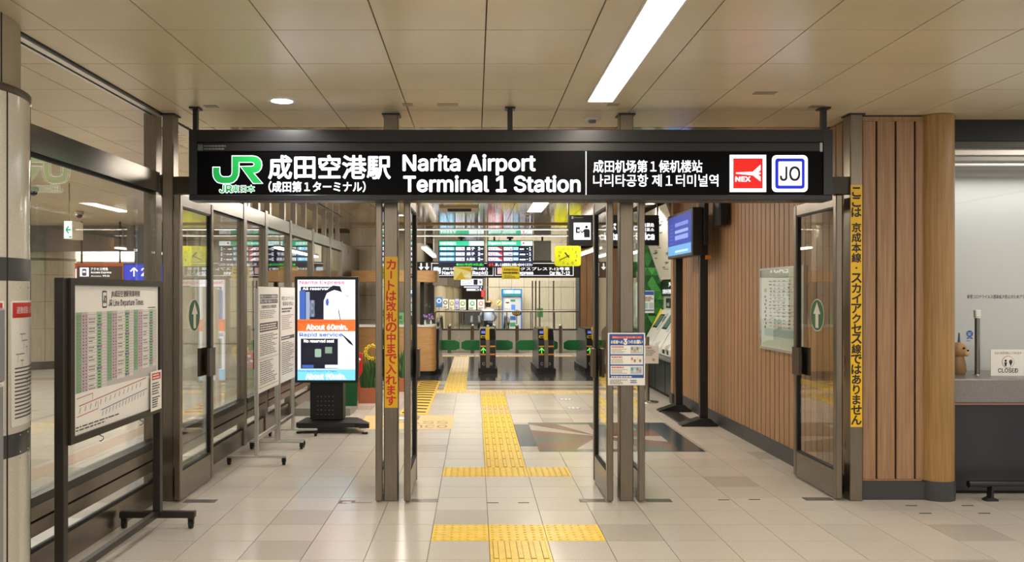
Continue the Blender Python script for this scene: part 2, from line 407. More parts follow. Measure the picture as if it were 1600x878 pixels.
MB().box(.845, 1.06, 6.36, CY+3*CQ-cg, CEIL, CEIL+.013, CEILP).build('light_panel', ceil)
# track in the ceiling above the left glass wall
tr = MB().box(-2.66, -2.635, -3, 6.8, CEIL-.012, CEIL, ALU).box(-2.63, -2.60, -3, 6.8, CEIL-.004, CEIL, BLACKM).box(-2.595, -2.55, -3, 6.8, CEIL-.02, CEIL, ALU).box(-2.545, -2.53, -3, 16, CEIL-.004, CEIL, BLACKM)
tr.box(-2.66, -2.55, 6.8, 16, CEIL-.01, CEIL, ALU)
struct(tr.build('trim_1'), 'aluminium shutter track let into the ceiling above the glass wall')
# ================================================================== LEFT GLASS WALL
XL = -2.6
wl = sroot('wall_left', 'glass wall with stainless posts and rails along the left side', (XL, 4.5, 0))
posts = [(6.80, .1), (9.3, .12), (10.25, .12), (11.6, .12), (13.2, .12), (14.8, .12), (16.1, .12)]
MB().box(XL-.09, XL+.01, 6.78, 6.9, 0, CEIL, STEEL).build('post', wl)
for y, wdt in posts[1:]: MB().box(XL-.035, XL+.045, y-wdt/2, y+wdt/2, 0, 2.7, STEEL).build('post', wl)
for y in (9.05, 9.5, 9.95, 10.5, 11.3, 12.0, 12.7, 13.6, 14.4, 15.1, 15.8):
    MB().box(XL-.04, XL+.03, y-.045, y+.045, 2.67, CEIL, STEEL).build('ceiling_strut', wl)
bays = [(4.45, 6.78), (6.9, 9.24), (9.36, 10.19), (10.31, 11.54), (11.66, 13.14), (13.26, 14.74), (14.86, 16.04)]
for a, b in bays:
    MB().box(XL-.03, XL+.03, a, b, 0, .175, STEEL_H).build('kick_plate', wl)
    MB().box(XL-.04, XL+.05, a, b, .28, .36, STEEL_H).box(XL-.02, XL+.02, a, b, .36, .375, BLACKM).box(XL-.04, XL+.05, a, b, .375, .455, STEEL_H).build('middle_rail', wl)
    MB().box(XL-.045, XL+.055, a, b, .455, .51, BLACK).build('rail_cap', wl)
    MB().box(XL-.04, XL+.04, a, b, 2.51, 2.67, STEEL_H).build('beam', wl)
    MB().box(XL-.012, XL+.012, a, b, 2.49, 2.51, BLACKM).box(XL-.012, XL+.012, a, b, .175, .19, BLACKM).build('gasket', wl)
    MB().box(XL-.004, XL+.004, a, b, .51, 2.49, GLASS).build('pane', wl)
    MB().box(XL-.004, XL+.004, a, b, .19, .28, GLASS).build('pane', wl)
# ================================================================== ENTRANCE FRAME AND DOOR LEAVES
fr = sroot('trim_2', 'stainless entrance frame of four posts and a head beam', (.3, 6.84, 0))
for a, b in ((-2.54, -2.45), (-.74, -.626), (1.178, 1.288), (3.05, 3.152)):
    MB().box(a, b, 6.78, 6.9, 0, CEIL, STEEL, .006).build('post', fr)
    MB().box(a-.015, b+.015, 6.765, 6.915, CEIL-.012, CEIL-.001, BLACK).build('ceiling_collar', fr)
MB().box(-2.45, 3.05, 6.8, 6.88, 2.5, 2.64, mat('dark_bronze', hexc('3d362f'), .35, .6)).build('head_beam', fr)
def leaf(n, xc, y0, y1, label, sticker=0, knob=1):
    d = sroot(f'door_{n}', label, (xc, y0, 0)); t = .026
    MB().box(xc-t, xc+t, y0, y0+.06, .015, 2.49, STEEL, .006).build('stile', d)
    MB().box(xc-t, xc+t, y1-.06, y1, .015, 2.49, STEEL, .006).build('stile', d)
    MB().box(xc-t*.85, xc+t*.85, y0+.06, y1-.06, 2.40, 2.49, STEEL_H).build('top_rail', d)
    MB().box(xc-t*.85, xc+t*.85, y0+.06, y1-.06, .015, .24, STEEL_H).build('bottom_rail', d)
    bd = MB()
    for (a, b, z0, z1) in ((y0+.06, y0+.075, .24, 2.40), (y1-.075, y1-.06, .24, 2.40), (y0+.06, y1-.06, .24, .255), (y0+.06, y1-.06, 2.385, 2.40)):
        bd.box(xc-.018, xc+.018, a, b, z0, z1, BLACKM)
    bd.build('gasket', d)
    MB().box(xc-.004, xc+.004, y0+.075, y1-.075, .255, 2.385, GLASS).build('pane', d)
    for s in (-1, 1):
        MB().box(xc+s*.03, xc+s*.055, y1-.2, y1-.04, .95, 1.2, mat('handle_brown', hexc('5d5148'), .3, .6)).box(xc+s*.018, xc+s*.03, y1-.06, y1-.05, 1.0, 1.15, STEEL).build('handle', d)
    k = MB().ball((xc, y1+.012, .3), .02, CHROME); k.build('door_stop', d)
    if sticker:
        p = Print((xc+sticker*.004, (y0+y1)/2-.03, 1.5), (0, sticker, 0), (0, 0, 1))
        GR, WH = M('1f5b34'), M('d9d6c6')
        p.disc(0, 0, .145, WH, 1, .14); p.disc(0, 0, .137, GR, 2, .132)
        p.poly([(-.032, -.11), (.032, -.11), (.032, .01), (.075, .01), (0, .112), (-.075, .01), (-.032, .01)], WH, 3)
        st = p.build('arrow_sticker', d); st['label'] = 'round green sticker with a white upward arrow'
leaf(1, -2.405, 6.74, 7.6, 'open glass door leaf with green arrow sticker beside the timetable board', 1)
leaf(2, -.775, 6.72, 7.52, 'open glass door leaf just left of the yellow and red sign post')
leaf(3, -.545, 6.72, 7.52, 'open glass door leaf just right of the yellow and red sign post')
leaf(4, 1.09, 6.72, 7.52, 'open glass door leaf left of the post with the blue notice')
leaf(5, 1.345, 6.72, 7.52, 'open glass door leaf right of the post with the blue notice')
leaf(6, 2.965, 6.79, 7.7, 'open glass door leaf with green arrow sticker in front of the slatted wall', -1)
# ================================================================== RIGHT WOOD WALL
wr = struct(MB().box(3.14, 3.4, 6.95, 12.72, 0, CEIL, GROOVE).build('wall_right'), 'right wall clad in vertical brown wood slats')
n = 43; st = (12.72-6.95)/n
sl = MB().box(0, .018, .008, st-.008, .155, CEIL-.01, WOOD).mesh('slat')
for i in range(n): link('slat', sl, wr, (3.122, 6.95+i*st, 0))
struct(MB().box(3.10, 3.14, 6.93, 12.72, 0, .155, PLINTH).build('baseboard_right'), 'dark skirting below the slatted wall')
# pier faced with wider boards, and the round wooden column beside it
pr = struct(MB().box(3.175, 3.74, 6.862, 7.6, 0, CEIL, GROOVE).build('wall_pier'), 'pier faced with wide vertical brown boards')
for a, b in ((3.18, 3.286), (3.302, 3.443), (3.459, 3.601), (3.617, 3.715)):
    MB().box(a, b, 6.842, 6.862, .165, CEIL-.05, WOOD, .003).build('board', pr)
MB().box(3.18, 3.715, 6.846, 6.862, .15, .165, WOOD).box(3.18, 3.715, 6.846, 6.862, CEIL-.05, CEIL-.012, WOOD).build('edge_trim', pr)
MB().box(3.17, 3.72, 6.825, 6.862, 0, .148, PLINTH).build('plinth', pr)
rc = struct(MB().cyl((3.805, 6.90, .16), .142, CEIL-.165, WOODR, n=40).build('wall_column'), 'round light brown wooden column at the end of the boarded pier')
MB().cyl((3.805, 6.90, 0), .149, .16, PLINTH, n=40).build('plinth', rc)
# wall strip and dark uprights at the far end of the slatted wall
we = sroot('wall_end', 'narrow wood clad return at the ticket machine alcove', (3.05, 12.8, 0))
MB().box(3.02, 3.4, 12.72, 12.86, .0, CEIL, WOOD).build('panel', we); MB().box(3.0, 3.03, 12.7, 12.88, 0, .16, PLINTH).build('plinth', we)
# ================================================================== LEFT FRONT COLUMN
lc = sroot('wall_pillar', 'large round column clad in off-white panels with dark bands', (-2.91, 4.4, 0))
cx, cy = -2.91, 4.4
def ring(name, r, z0, z1, m, par): return MB().cyl((cx, cy, z0), r, z1-z0, m, n=72).build(name, par)
for i, (z0, z1) in enumerate(((0, .835), (.955, 1.755), (1.875, 2.73))): ring('cladding', .5, z0, z1, COLW, lc)
ring('dark_band', .502, .835, .955, mat('band', hexc('46494a'), .3), lc); ring('dark_band', .502, 1.755, 1.875, MATS['band'], lc)
MB().lathe((cx, cy, 2.73), [(.5, 0), (.506, .005), (.506, .04), (.45, .055)], mat('cap_ring', hexc('5d544a'), .3, .5), 72).build('cap_ring', lc)
ring('shaft', .452, 2.78, CEIL, noise_mat('shaft', hexc('9c9078'), hexc('aa9e86'), (1, 1, 1), 3., .4), lc)
for ang in (-10.0, -50.0, 30.0):
    a = math.radians(ang); mb = MB(Matrix.Translation((cx, cy, 0)) @ Matrix.Rotation(a, 4, 'Z'))
    mb.box(.498, .5025, -.004, .004, 0, 2.73, BLACKM).build('joint', lc)
    MB(Matrix.Translation((cx, cy, 0)) @ Matrix.Rotation(a+.04, 4, 'Z')).box(.449, .4535, -.004, .004, 2.79, CEIL, BLACKM).build('joint', lc)
for ang in (2, 14, -24):
    for z in (.85, .94, .82, 1.72):
        a = math.radians(ang); MB().ball((cx+.503*math.cos(a), cy+.503*math.sin(a), z), .005, CHROME, 6).build('screw', lc)
# ================================================================== FAR SETTING
bw = sroot('wall_back', 'pale panelled wall at the far end beyond the gates', (2, 31, 0))
for i in range(14):
    for j in range(6):
        MB().box(.45+i*.46, .45+i*.46+.452, 31, 31.06, -.6+j*.84, -.6+j*.84+.825, BEIGE).build('panel', bw)
MB().box(.45, 7, 31.06, 31.2, -1, 4.5, mat('dark_joint', hexc('3f3830'), .6)).build('backing', bw)
lw = sroot('wall_corridor', 'long pale wall of the corridor far behind the gates', (-3, 45, 0))
MB().box(-2.9, -2.7, 29, 60, 0, 4.5, BEIGE).build('side', lw); MB().box(-3, .6, 55, 55.2, 0, 4.5, BEIGE).build('end', lw); MB().box(.42, .5, 31, 60, 0, 4.5, BEIGE).build('side', lw)
wg = sroot('wall_gate', 'brown slatted wall right of the ticket gates', (2.95, 20, 0))
for i in range(6): MB().box(2.86+i*.17, 3.02+i*.17, 22.6, 22.64, 0, 2.9, WOOD).build('slat', wg)
MB().box(2.84, 3.9, 22.64, 22.8, 0, CEIL, GROOVE).build('backing', wg)
for i in range(26): MB().box(3.98, 4.0, 15.3+i*.28, 15.3+i*.28+.272, .15, 3.1, WOOD).build('slat', wg)
MB().box(4.0, 4.1, 15.3, 22.6, 0, CEIL, GROOVE).build('backing', wg)
# left concourse behind the glass wall: bulkhead, tiled column, far wall
fl = sroot('wall_concourse', 'dark bulkhead and pale wall of the concourse behind the left glass', (-8, 18, 0))
MB().box(-13, -7.1, 18, 18.3, 2.6, CEIL, noise_mat('bulkhead', hexc('6b655d'), hexc('78726a'), (30, 1, 1), 3., .35, metal=.4)).build('bulkhead', fl)
MB().box(-13, -4.9, 23.2, 23.4, 0, CEIL, BEIGE).build('far_wall', fl)
for i in range(9): MB().box(-12.6+i*.86, -12.6+i*.86+.85, 23.17, 23.2, .3, 2.6, BEIGE).build('panel', fl)
MB().box(-4.95, -4.8, 18.6, 23.4, 0, CEIL, M('56504a')).build('side_wall', fl)
tc = sroot('wall_tiled_column', 'round beige tiled column seen through the left glass', (-10.0, 19.15, 0))
for j, (z0, z1) in enumerate(((.17, .9), (.9, 1.5), (1.5, 2.1), (2.1, 2.42), (2.47, CEIL))):
    for k in range(12):
        a0 = math.radians(-90+6+k*30); a1 = a0+math.radians(30); pts = []
        for q in range(5):
            t = a0+.006+(a1-a0-.012)*q/4; pts.append((-10.0+.78*math.cos(t), 19.15+.78*math.sin(t)))
        for q in range(4, -1, -1):
            t = a0+.006+(a1-a0-.012)*q/4; pts.append((-10.0+.76*math.cos(t), 19.15+.76*math.sin(t)))
        MB().prism(pts, 'z', z0+.004, z1-.004, BEIGE).build('tile', tc)
MB().cyl((-10.0, 19.15, 0), .77, CEIL, mat('tile_joint', hexc('7d725f'), .7), n=48).build('core', tc)
MB().cyl((-10.0, 19.15, 0), .79, .17, mat('column_foot', hexc('6f685e'), .3, .5), n=48).build('foot', tc)
# ================================================================== CEILING LAMPS
def strip(label, x0, x1, y0, y1, e, z=CEIL, body=WHITE, axis='y'):
    t = thing('ceiling_light', label, 'ceiling light', ((x0+x1)/2, (y0+y1)/2, z))
    f = .012
    MB().box(x0, x0+f, y0, y1, z-.006, z+.01, body).box(x1-f, x1, y0, y1, z-.006, z+.01, body).box(x0+f, x1-f, y0, y0+f, z-.006, z+.01, body).box(x0+f, x1-f, y1-f, y1, z-.006, z+.01, body).build('frame', t)
    MB().box(x0+f, x1-f, y0+f, y1-f, z-.002, z+.004, lum('fff3e0', e)).build('diffuser', t)
    return t
strip('long recessed white strip light in the ceiling in front of the sign', .848, 1.057, -4.0, 6.355, 15)
strip('recessed white light panel in the ceiling just behind the sign', .93, 1.2, 8.2, 15.0, 16)
strip('white strip light in the ceiling behind the left glass wall', -4.25, -4.03, 8.0, 11.7, 16)
strip('thin white light line across the ceiling nearer the glass sign board', -1.9, 3.9, 18.95, 19.05, 22, CEIL-.01)
strip('thin white light line across the ceiling just above the departure screens', -1.9, 3.9, 21.05, 21.15, 22, CEIL-.01)
def downlight(label, x, y, e, spot=0, r=.11):
    t = thing('downlight', label, 'downlight', (x, y, CEIL), 'round downlights')
    MB().lathe((x, y, CEIL-.008), [(r*.72, 0.004), (r*.74, 0), (r, .001), (r, .009)], WHITE, 32).build('trim_ring', t)
    MB().cyl((x, y, CEIL-.0085), r*.72, .004, lum('fff8ee', e), n=32).build('lens', t)
    if spot:
        l = bpy.data.lights.new('downlight_lamp', 'SPOT'); l.energy = spot; l.spot_size = math.radians(140); l.spot_blend = .35; l.shadow_soft_size = .05; l.color = (1, .96, .9)
        o = bpy.data.objects.new('downlight_lamp', l); COL.objects.link(o); o.location = (x, y, CEIL-.03); o.parent = t; o.matrix_parent_inverse = Matrix.Translation(-t.location)
downlight('round white downlight in the ceiling in front of the sign', -1.46, 6.32, 8, 40)
downlight('small round downlight behind the left glass wall', -3.92, 9.2, 8, 20)
downlight('small round downlight above the ticket machines', 2.85, 13.6, 8, 40, .09)
downlight('small round downlight in the ceiling left of the air vent', -1.4, 15.6, 8, 30, .09)
for i, (x, y) in enumerate(((.98, 6.97), (.97, 15.5))):
    t = thing('smoke_detector', ('round smoke detector just above the sign beside the strip light', 'round smoke detector behind the sign by the light panel')[i], 'smoke detector', (x, y, CEIL))
    MB().lathe((x, y, CEIL), [(.07, 0), (.07, -.012), (.05, -.018)], WHITE).build('base', t); MB().lathe((x, y, CEIL-.018), [(.034, 0), (.03, -.02), (.01, -.024)], M('8d8578')).build('sensor', t)
for (a, b, q) in ((958, 163, .09), (1275, 166, .1), (1195, 145, .16), (637, 163, .08), (700, 163, .16), (330, 166, .1)):
    d = 1.46*FOC/(458-b); x = px(a, d); MB().box(x-q/2, x+q/2, d-.04, d+.04, CEIL-.004, CEIL, mat('ceiling_plate', hexc('9c8f78'), .4, .3)).build('access_plate', ceil)
t = thing('air_vent', 'square ceiling air conditioner with dark grille behind the sign', 'air vent', (-.27, 14.4, CEIL))
MB().box(-.6, .06, 14.0, 14.75, CEIL-.03, CEIL, mat('vent_case', hexc('a8977a'), .35)).build('case', t)
for i in range(5): MB().box(-.47, -.06, 14.12+i*.1, 14.16+i*.1, CEIL-.036, CEIL-.029, BLACKM).build('slot', t)
# ================================================================== MAIN SIGN
SD = 6.5
t = thing('station_sign', 'long black hanging station name sign with glowing white lettering', 'sign', (.28, SD+.09, 2.41))
x0, x1 = px(296, SD), px(1300, SD); z = lambda y: pz(y, SD)
MB().box(x0, x1, SD+.012, SD+.19, z(313), z(203), BLACK).build('housing', t)
SB = mat('sign_case', hexc('1d1d1f'), .32, .2)
MB().box(x0, x1, SD-.012, SD+.012, z(222), z(203), SB, .004).build('upper_strip', t)
MB().box(x0, x1, SD-.006, SD+.012, z(236.5), z(223), SB, .004).build('upper_strip', t)
MB().box(x0, x1, SD-.012, SD+.012, z(313), z(304.5), SB, .004).build('lower_strip', t)
MB().box(x0, px(308, SD), SD-.013, SD+.012, z(304.5), z(203), BLACK).build('end_cap', t)
MB().box(px(1286, SD), x1, SD-.013, SD+.012, z(304.5), z(203), BLACK).build('end_cap', t)
MB().box(px(308, SD), px(1286, SD), SD, SD+.012, z(304.5), z(236.5), mat('sign_face', hexc('040405'), .35, spec=.07)).build('face', t)
for a, b in ((297, 304), (793.5, 801.5), (1289, 1297)):
    MB().box(px(a, SD), px(b, SD), SD+.06, SD+.1, z(203), CEIL-.012, BLACK).build('rod', t)
    MB().box(px(a-4, SD), px(b+4, SD), SD+.03, SD+.13, CEIL-.014, CEIL-.001, BLACK).build('ceiling_plate', t)
LW = lum('f4f6ff', 1.55); LG = lum('0c9440', .6); LR = lum('d81a14', .7); LB = lum('1426c8', .7)
p = PP(SD-.001)
p.text('成田空港駅', 420, 279.5, 610, 243, LW, bold=.022); p.text('（成田第１ターミナル）', 420, 300, 571, 283.5, LW, bold=.018)
p.build('lettering', t); p = PP(SD-.001)
p.text('Narita Airport', 630, 273, 836, 242, LW, bold=.022); p.text('Terminal 1 Station', 631, 299.5, 906, 275, LW, bold=.022)
p.build('lettering', t); p = PP(SD-.001); p.rect(915, 236.5, 916.2, 304.5, LW); p.build('divider_line', t); p = PP(SD-.001); p.text('成田机场第１候机楼站', 927, 269.5, 1097, 250.5, LW, bold=.01); p.text('나리타공항 제１터미널역', 927, 291.5, 1122, 272.5, LW, bold=.008)
p.build('lettering', t)
p = PP(SD-.001)
J = [(315,220),(480,220),(505,226),(526,240),(539,262),(543,288),(537,316),(520,338),(498,348),(478,350),(548,430),(478,430),(380,300),(468,300),(482,294),(488,283),(482,271),(468,265),(365,265),(365,340),(360,372),(345,402),(322,422),(295,430),(230,430),(200,422),(180,402),(168,378),(165,350),(165,308),(215,308),(215,345),(220,364),(230,376),(245,382),(285,382),(300,376),(311,364),(315,345)]
J = [(300+a/4.9875, 200+b/4.9875) for a, b in J]
def grow(pts, q):
    out = []; n = len(pts)
    for i in range(n):
        (ax, ay), (bx, by), (cx_, cy_) = pts[i-1], pts[i], pts[(i+1) % n]
        n1 = Vector((by-ay, -(bx-ax))).normalized(); n2 = Vector((cy_-by, -(cx_-bx))).normalized()
        m = (n1+n2); L = m.length
        m = m/L if L > .2 else n1; out.append((bx+m.x*q/max(.6, m.dot(n1)), by+m.y*q/max(.6, m.dot(n1))))
    return out
p.poly(grow(J, 1.15), LW, 1); p.poly(J, LG, 2)
for tx, a, b in (('JR', 343.5, 362.5), ('東日本', 363, 398)):
    p.text(tx, a, 300.7, b, 289.3, LW, 2, .06); p.text(tx, a, 300.7, b, 289.3, LG, 3.2, .02)
p.build('company_logo', t)
p = PP(SD-.001)
p.rect(1140, 242, 1197, 300, LW); p.rect(1145.5, 247.5, 1191.5, 294.5, LR, 2); p.text('NEX', 1149, 283.5, 1172, 276.3, LW, 3, .03)
p.poly([(1149.5, 271.5), (1150, 269.5), (1176, 268.5), (1188, 257.5), (1188, 266), (1184, 269.3), (1188, 270), (1188, 272), (1184, 272.8), (1188, 276), (1188, 283.5), (1176, 274)], LW, 3)
p.build('line_symbol', t)
p = PP(SD-.001)
p.rrect(1206, 242.5, 1262, 300, 7, LW); p.rrect(1211, 247.5, 1257, 295, 4.5, LB, 2); p.rrect(1216, 252.5, 1252.5, 290, 1.5, LW, 3); p.text('JO', 1218.5, 282.5, 1249.5, 260.5, M('15151f'), 4, .012)
p.build('line_symbol', t)
p = PP(SD-.006); p.rect(309, 226, 317, 235, M('55605a')); p.lines(319, 235, 357, 226, 2, M('6a6a68'), fill=.55); p.build('maker_sticker', t); p = PP(SD-.006); p.rect(1281, 223, 1285, 237, M('b9b9b4')); p.build('lock_plate', t)
# ================================================================== STICKERS ON THE POSTS
SY = mat('sticker_yellow', hexc('e9b80c'), .4); RD = M('d2281e'); INK = M('1a1716')
t = thing('vertical_notice', 'tall yellow strip with red vertical lettering on the entrance post', 'notice', (px(611, 6.778), 6.778, pz(637, 6.778)))
MB().box(px(601, 6.778), px(621.5, 6.778), 6.776, 6.7795, pz(637, 6.778), pz(401, 6.778), SY).build('strip', t)
p = PP(6.776, .001); p.vtext('カートは改札の中まで入れます', 603, 634, 619.5, 405, RD, 1, .03); p.build('lettering', t)
t = thing('vertical_notice', 'tall yellow strip with black vertical lettering beside the wood pier', 'notice', (px(1338, 6.778), 6.778, pz(667, 6.778)))
MB().box(px(1329, 6.778), px(1347, 6.778), 6.776, 6.7795, pz(667, 6.778), pz(289, 6.778), SY).build('strip', t)
p = PP(6.776, .001); p.vtext('ここは 京成本線・スカイアクセス線ではありません', 1330.2, 664, 1346, 292, INK, 1, .03); p.build('lettering', t)
# blue request poster hung on the right-hand post
t = thing('request_poster', 'blue framed paper poster with three white boxes on the entrance post', 'poster', (px(979, 6.70), 6.70, pz(602, 6.70)))
d = 6.702; MB().box(px(950, d), px(1008, d), d, d+.012, pz(602, d), pz(520, d), WHITE).build('board', t)
p = PP(d, .0008); BL = M('23509a'); W2 = M('e8e6df'); TX = M('5a5550'); OR = M('c8694a')
p.rect(952, 522, 1006, 590.5, BL); p.rect(956, 525, 1003, 529, M('c5372e'), 2); p.text('感染防止のためご協力をお願いします', 957, 528.4, 1002, 525.6, W2, 3)
p.text('お客様への', 954.5, 537, 973, 531.5, W2, 3, .03); p.text('3', 974.5, 538, 979.5, 529.8, W2, 3, .05); p.text('つのお願い', 980.5, 537, 1004, 531.2, W2, 3, .03)
for i in range(3):
    y = 539.5+i*16; p.rect(954, y, 1004.5, y+13.8, W2, 2); p.lines(955.5, y+4, 981, y+1.2, 1, OR, 3, .8); p.lines(955.5, y+12.5, 982, y+5, 4, M('8a857e'), 3, .45)
    p.rect(985, y+1.5, 1003, y+12.8, M(('b9bfb4', 'e6ddd0', 'a9bcc4')[i]), 3)
    for q in range(4): p.disc(987.5+q*4.2, y+5+(q % 2)*3, 1.7, M(('7c8a86', 'c98f6a', '6b8796', 'd8d2c4')[(q+i) % 4]), 4, 2.6)
p.lines(955, 590, 1004, 587.3, 1, W2, 3, .7); p.lines(953, 600.5, 982, 592.5, 4, TX, 3, .4); p.lines(985, 599, 998, 593, 2, M('4a6ea8'), 3, .6)
p.build('print', t)
# ================================================================== TIMETABLE BOARD
XB = -2.28
def caster(x, y, par, r=.03, ax='x'):
    MB().cyl((x-.012, y, r), r, .024, BLACKM, 'x', 14).cyl((x-.02, y, r), .008, .04, CHROME, 'x', 8).box(x-.02, x-.014, y-.012, y+.012, r, r*2.3, BLACK).box(x+.014, x+.02, y-.012, y+.012, r, r*2.3, BLACK).box(x-.02, x+.02, y-.015, y+.015, r*2.1, r*2.5, BLACK).build('caster', par)
t = thing('timetable_board', 'wheeled dark framed board with a green and white train timetable', 'notice board', (XB, 5.3, 0))
for y in (4.6, 6.0): MB().box(XB-.027, XB+.027, y-.027, y+.027, .12, 1.775, BROWNB, .004).build('post', t)
for y in (4.6, 6.0):
    MB().box(XB-.27, XB+.27, y-.024, y+.024, .078, .125, BROWNB, .004).build('foot_bar', t)
    for s in (-1, 1): caster(XB+s*.24, y, t)
MB().box(XB-.02, XB+.02, 4.627, 5.973, .09, .13, BROWNB).build('bottom_bar', t)
MB().box(XB-.012, XB+.02, 4.627, 5.973, .845, 1.775, BROWNB).build('backing', t)
fm = MB(); 
for (a, b, c, d_) in ((4.627, 5.973, 1.735, 1.775), (4.627, 5.973, .845, .885), (4.627, 4.675, .885, 1.735), (5.94, 5.973, .885, 1.735)): fm.box(XB+.018, XB+.04, a, b, c, d_, BROWNB)
fm.build('frame', t)
MB().box(XB+.02, XB+.024, 4.675, 5.94, .885, 1.735, PAPER).build('sheet', t)
p = Print((XB+.024, 4.675, .885), (0, 1, 0), (0, 0, 1), .0008); TXT = M('2a2826')
p.text('JR成田空港駅発車時刻', .50, .775, .94, .822, TXT, bold=.01); p.text('JR Line Departure Times', .46, .715, 1.0, .765, TXT, bold=.004)
p.rrect(.375, .715, .44, .82, .012, M('1f3560')); p.rrect(.383, .725, .432, .81, .006, W2, 2); p.text('JO', .388, .745, .428, .79, TXT, 3, .02)
p.rect(.04, .235, 1.235, .695, M('bdb6b4'), 1)
for k in range(3):
    a = .04+k*.4; wd = .395
    for (u0, u1, c) in ((0, .07, '8fb590'), (.07, .145, 'c9b4b6'), (.145, .26, 'd9d5d0'), (.26, .33, '9fbf9d'), (.33, wd, 'cfcac8')): p.rect(a+u0, .235+.03*k, a+u1, .695, M(c), 2)
    for r in range(24):
        y = .68-r*.0186
        if y < .25+.03*k: break
        p.rect(a, y-.0015, a+wd, y, M('8d8785'), 3)
        p.text(str(5+r*17//24), a+.012, y-.014, a+.03, y-.004, TXT, 3); p.text('%02d' % (r*23 % 60), a+.038, y-.014, a+.06, y-.004, M('2f5a3a'), 3)
        p.rect(a+.08, y-.013, a+.1, y-.005, M(('b05a5a', '5a6ab0', 'b05a5a', '7a8ac0')[r % 4]), 3); p.rect(a+.115, y-.013, a+.135, y-.005, M(('b07a7a', '6a7ab8')[r % 2]), 3)
        if r % 3: p.lines(a+.155, y-.013, a+.25, y-.004, 1, M('5b5653'), 3, .55)
        p.rect(a+.275, y-.013, a+.315, y-.005, M('4f7a55'), 3)
        if (r+k*3) % 7 == 3: p.rect(a+.262, y-.014, a+.294, y-.001, M('4a86c8'), 4); p.rect(a+.296, y-.014, a+.328, y-.001, M('d06a62'), 4)
R3, B3 = M('a8343c'), M('33559a')
p.line(.05, .205, .25, .215, .004, R3); p.line(.25, .215, .25, .18, .004, R3); p.line(.08, .16, 1.05, .225, .005, R3); p.line(.05, .1, .32, .115, .004, R3); p.line(.32, .115, .32, .16, .004, R3); p.line(.36, .1, 1.07, .15, .005, B3)
for i in range(14):
    p.line(.1+i*.066, .148+i*.0044, .085+i*.066, .118+i*.0044, .006, M('56504c')); p.line(.39+i*.048, .093+i*.0034, .376+i*.048, .064+i*.0034, .006, M('56504c'))
p.lines(.04, .015, .7, .05, 2, M('4a4644'), fill=.45); p.lines(1.08, .7, 1.22, .712, 1, TX)
p.build('timetable_print', t)
s_ = MB().box(XB+.042, XB+.044, 5.76, 5.955, .87, 1.145, PAPER).build('pinned_notice', t); s_['label'] = 'small white notice with red heading pinned at the lower corner'
p = Print((XB+.044, 5.76, .87), (0, 1, 0), (0, 0, 1), .0008); p.rect(.02, .215, .175, .262, M('c93a30')); p.lines(.03, .22, .165, .258, 2, W2, 3, .5); p.lines(.02, .11, .175, .2, 5, TX); p.lines(.02, .02, .175, .1, 5, TXT); p.build('print', s_)
for y in (5.02, 5.62):
    MB().tube([(XB+.02, y, .85), (XB+.025, y, .835), (XB+.04, y+.012, .825), (XB+.04, y+.014, .812), (XB+.03, y, .8), (XB+.03, y-.016, .806)], .003, BLACK, 6).build('hook', t)
# ================================================================== WHITE NOTICE STANDS
def stand(y0, y1, label, variant):
    x = -2.15; t = thing('notice_stand', label, 'notice stand', (x, (y0+y1)/2, 0), 'aluminium notice stands by the glass wall')
    for y in (y0, y1):
        MB().box(x-.018, x+.018, y-.018, y+.018, .07, 1.74, ALU, .004).build('post', t)
        MB().box(x-.29, x+.29, y-.015, y+.015, .068, .092, ALU, .004).build('foot_bar', t)
        for s in (-1, 1): caster(x+s*.27, y, t, .028)
    MB().box(x-.014, x+.014, y0, y1, .235, .27, ALU).build('cross_bar', t)
    MB().box(x+.014, x+.022, y0-.02, y1+.01, .70, 1.755, WHITE).build('board', t)
    p = Print((x+.022, y0-.02, .70), (0, 1, 0), (0, 0, 1), .0008); wd = y1-y0+.03
    p.rect(.01, .01, wd-.01, 1.04, PAPER)
    if variant == 0:
        for z0 in (.935, .885): p.rect(.06, z0, wd-.06, z0+.042, TXT, 2)
        p.text('新型コロナウイルス感染症拡大', .08, .943, wd-.08, .97, W2, 3, .02); p.text('防止の取り組みについて', .08, .893, wd-.08, .92, W2, 3, .02)
        p.text('営業時間 窓口の営業変更', .12, .835, wd-.12, .868, TXT, 2, .02); p.lines(.06, .73, wd-.06, .82, 5, M('8c8884')); p.rect(.05, .6, wd-.05, .69, TXT, 2); p.lines(.07, .61, wd-.07, .68, 3, W2, 3)
        p.lines(.06, .36, wd-.06, .58, 11, M('6a6662')); p.line(.03, .33, wd-.03, .33, .005, TXT); p.lines(.06, .07, wd-.06, .31, 11, M('6a6662')); p.line(.03, .045, wd-.03, .045, .005, TXT)
    else:
        p.text('新型コロナウイルス', .06, .91, wd-.06, .955, TXT, 2, .01); p.text('感染拡大防止', .1, .85, wd-.1, .895, TXT, 2, .01); p.lines(.06, .77, wd-.06, .83, 2, TXT, fill=.6); p.lines(.06, .58, wd-.06, .75, 8, M('9a9692'))
        p.rect(.04, .47, wd-.04, .51, M('3a2a34'), 2); p.lines(.06, .478, wd-.06, .502, 1, W2, 3); p.lines(.06, .08, wd-.06, .45, 17, M('77736f'))
    p.build('print', t)
stand(8.22, 9.05, 'nearer white notice stand with black headline bars by the glass wall', 0)
stand(9.15, 9.86, 'farther white notice stand between the first stand and the video screen', 1)
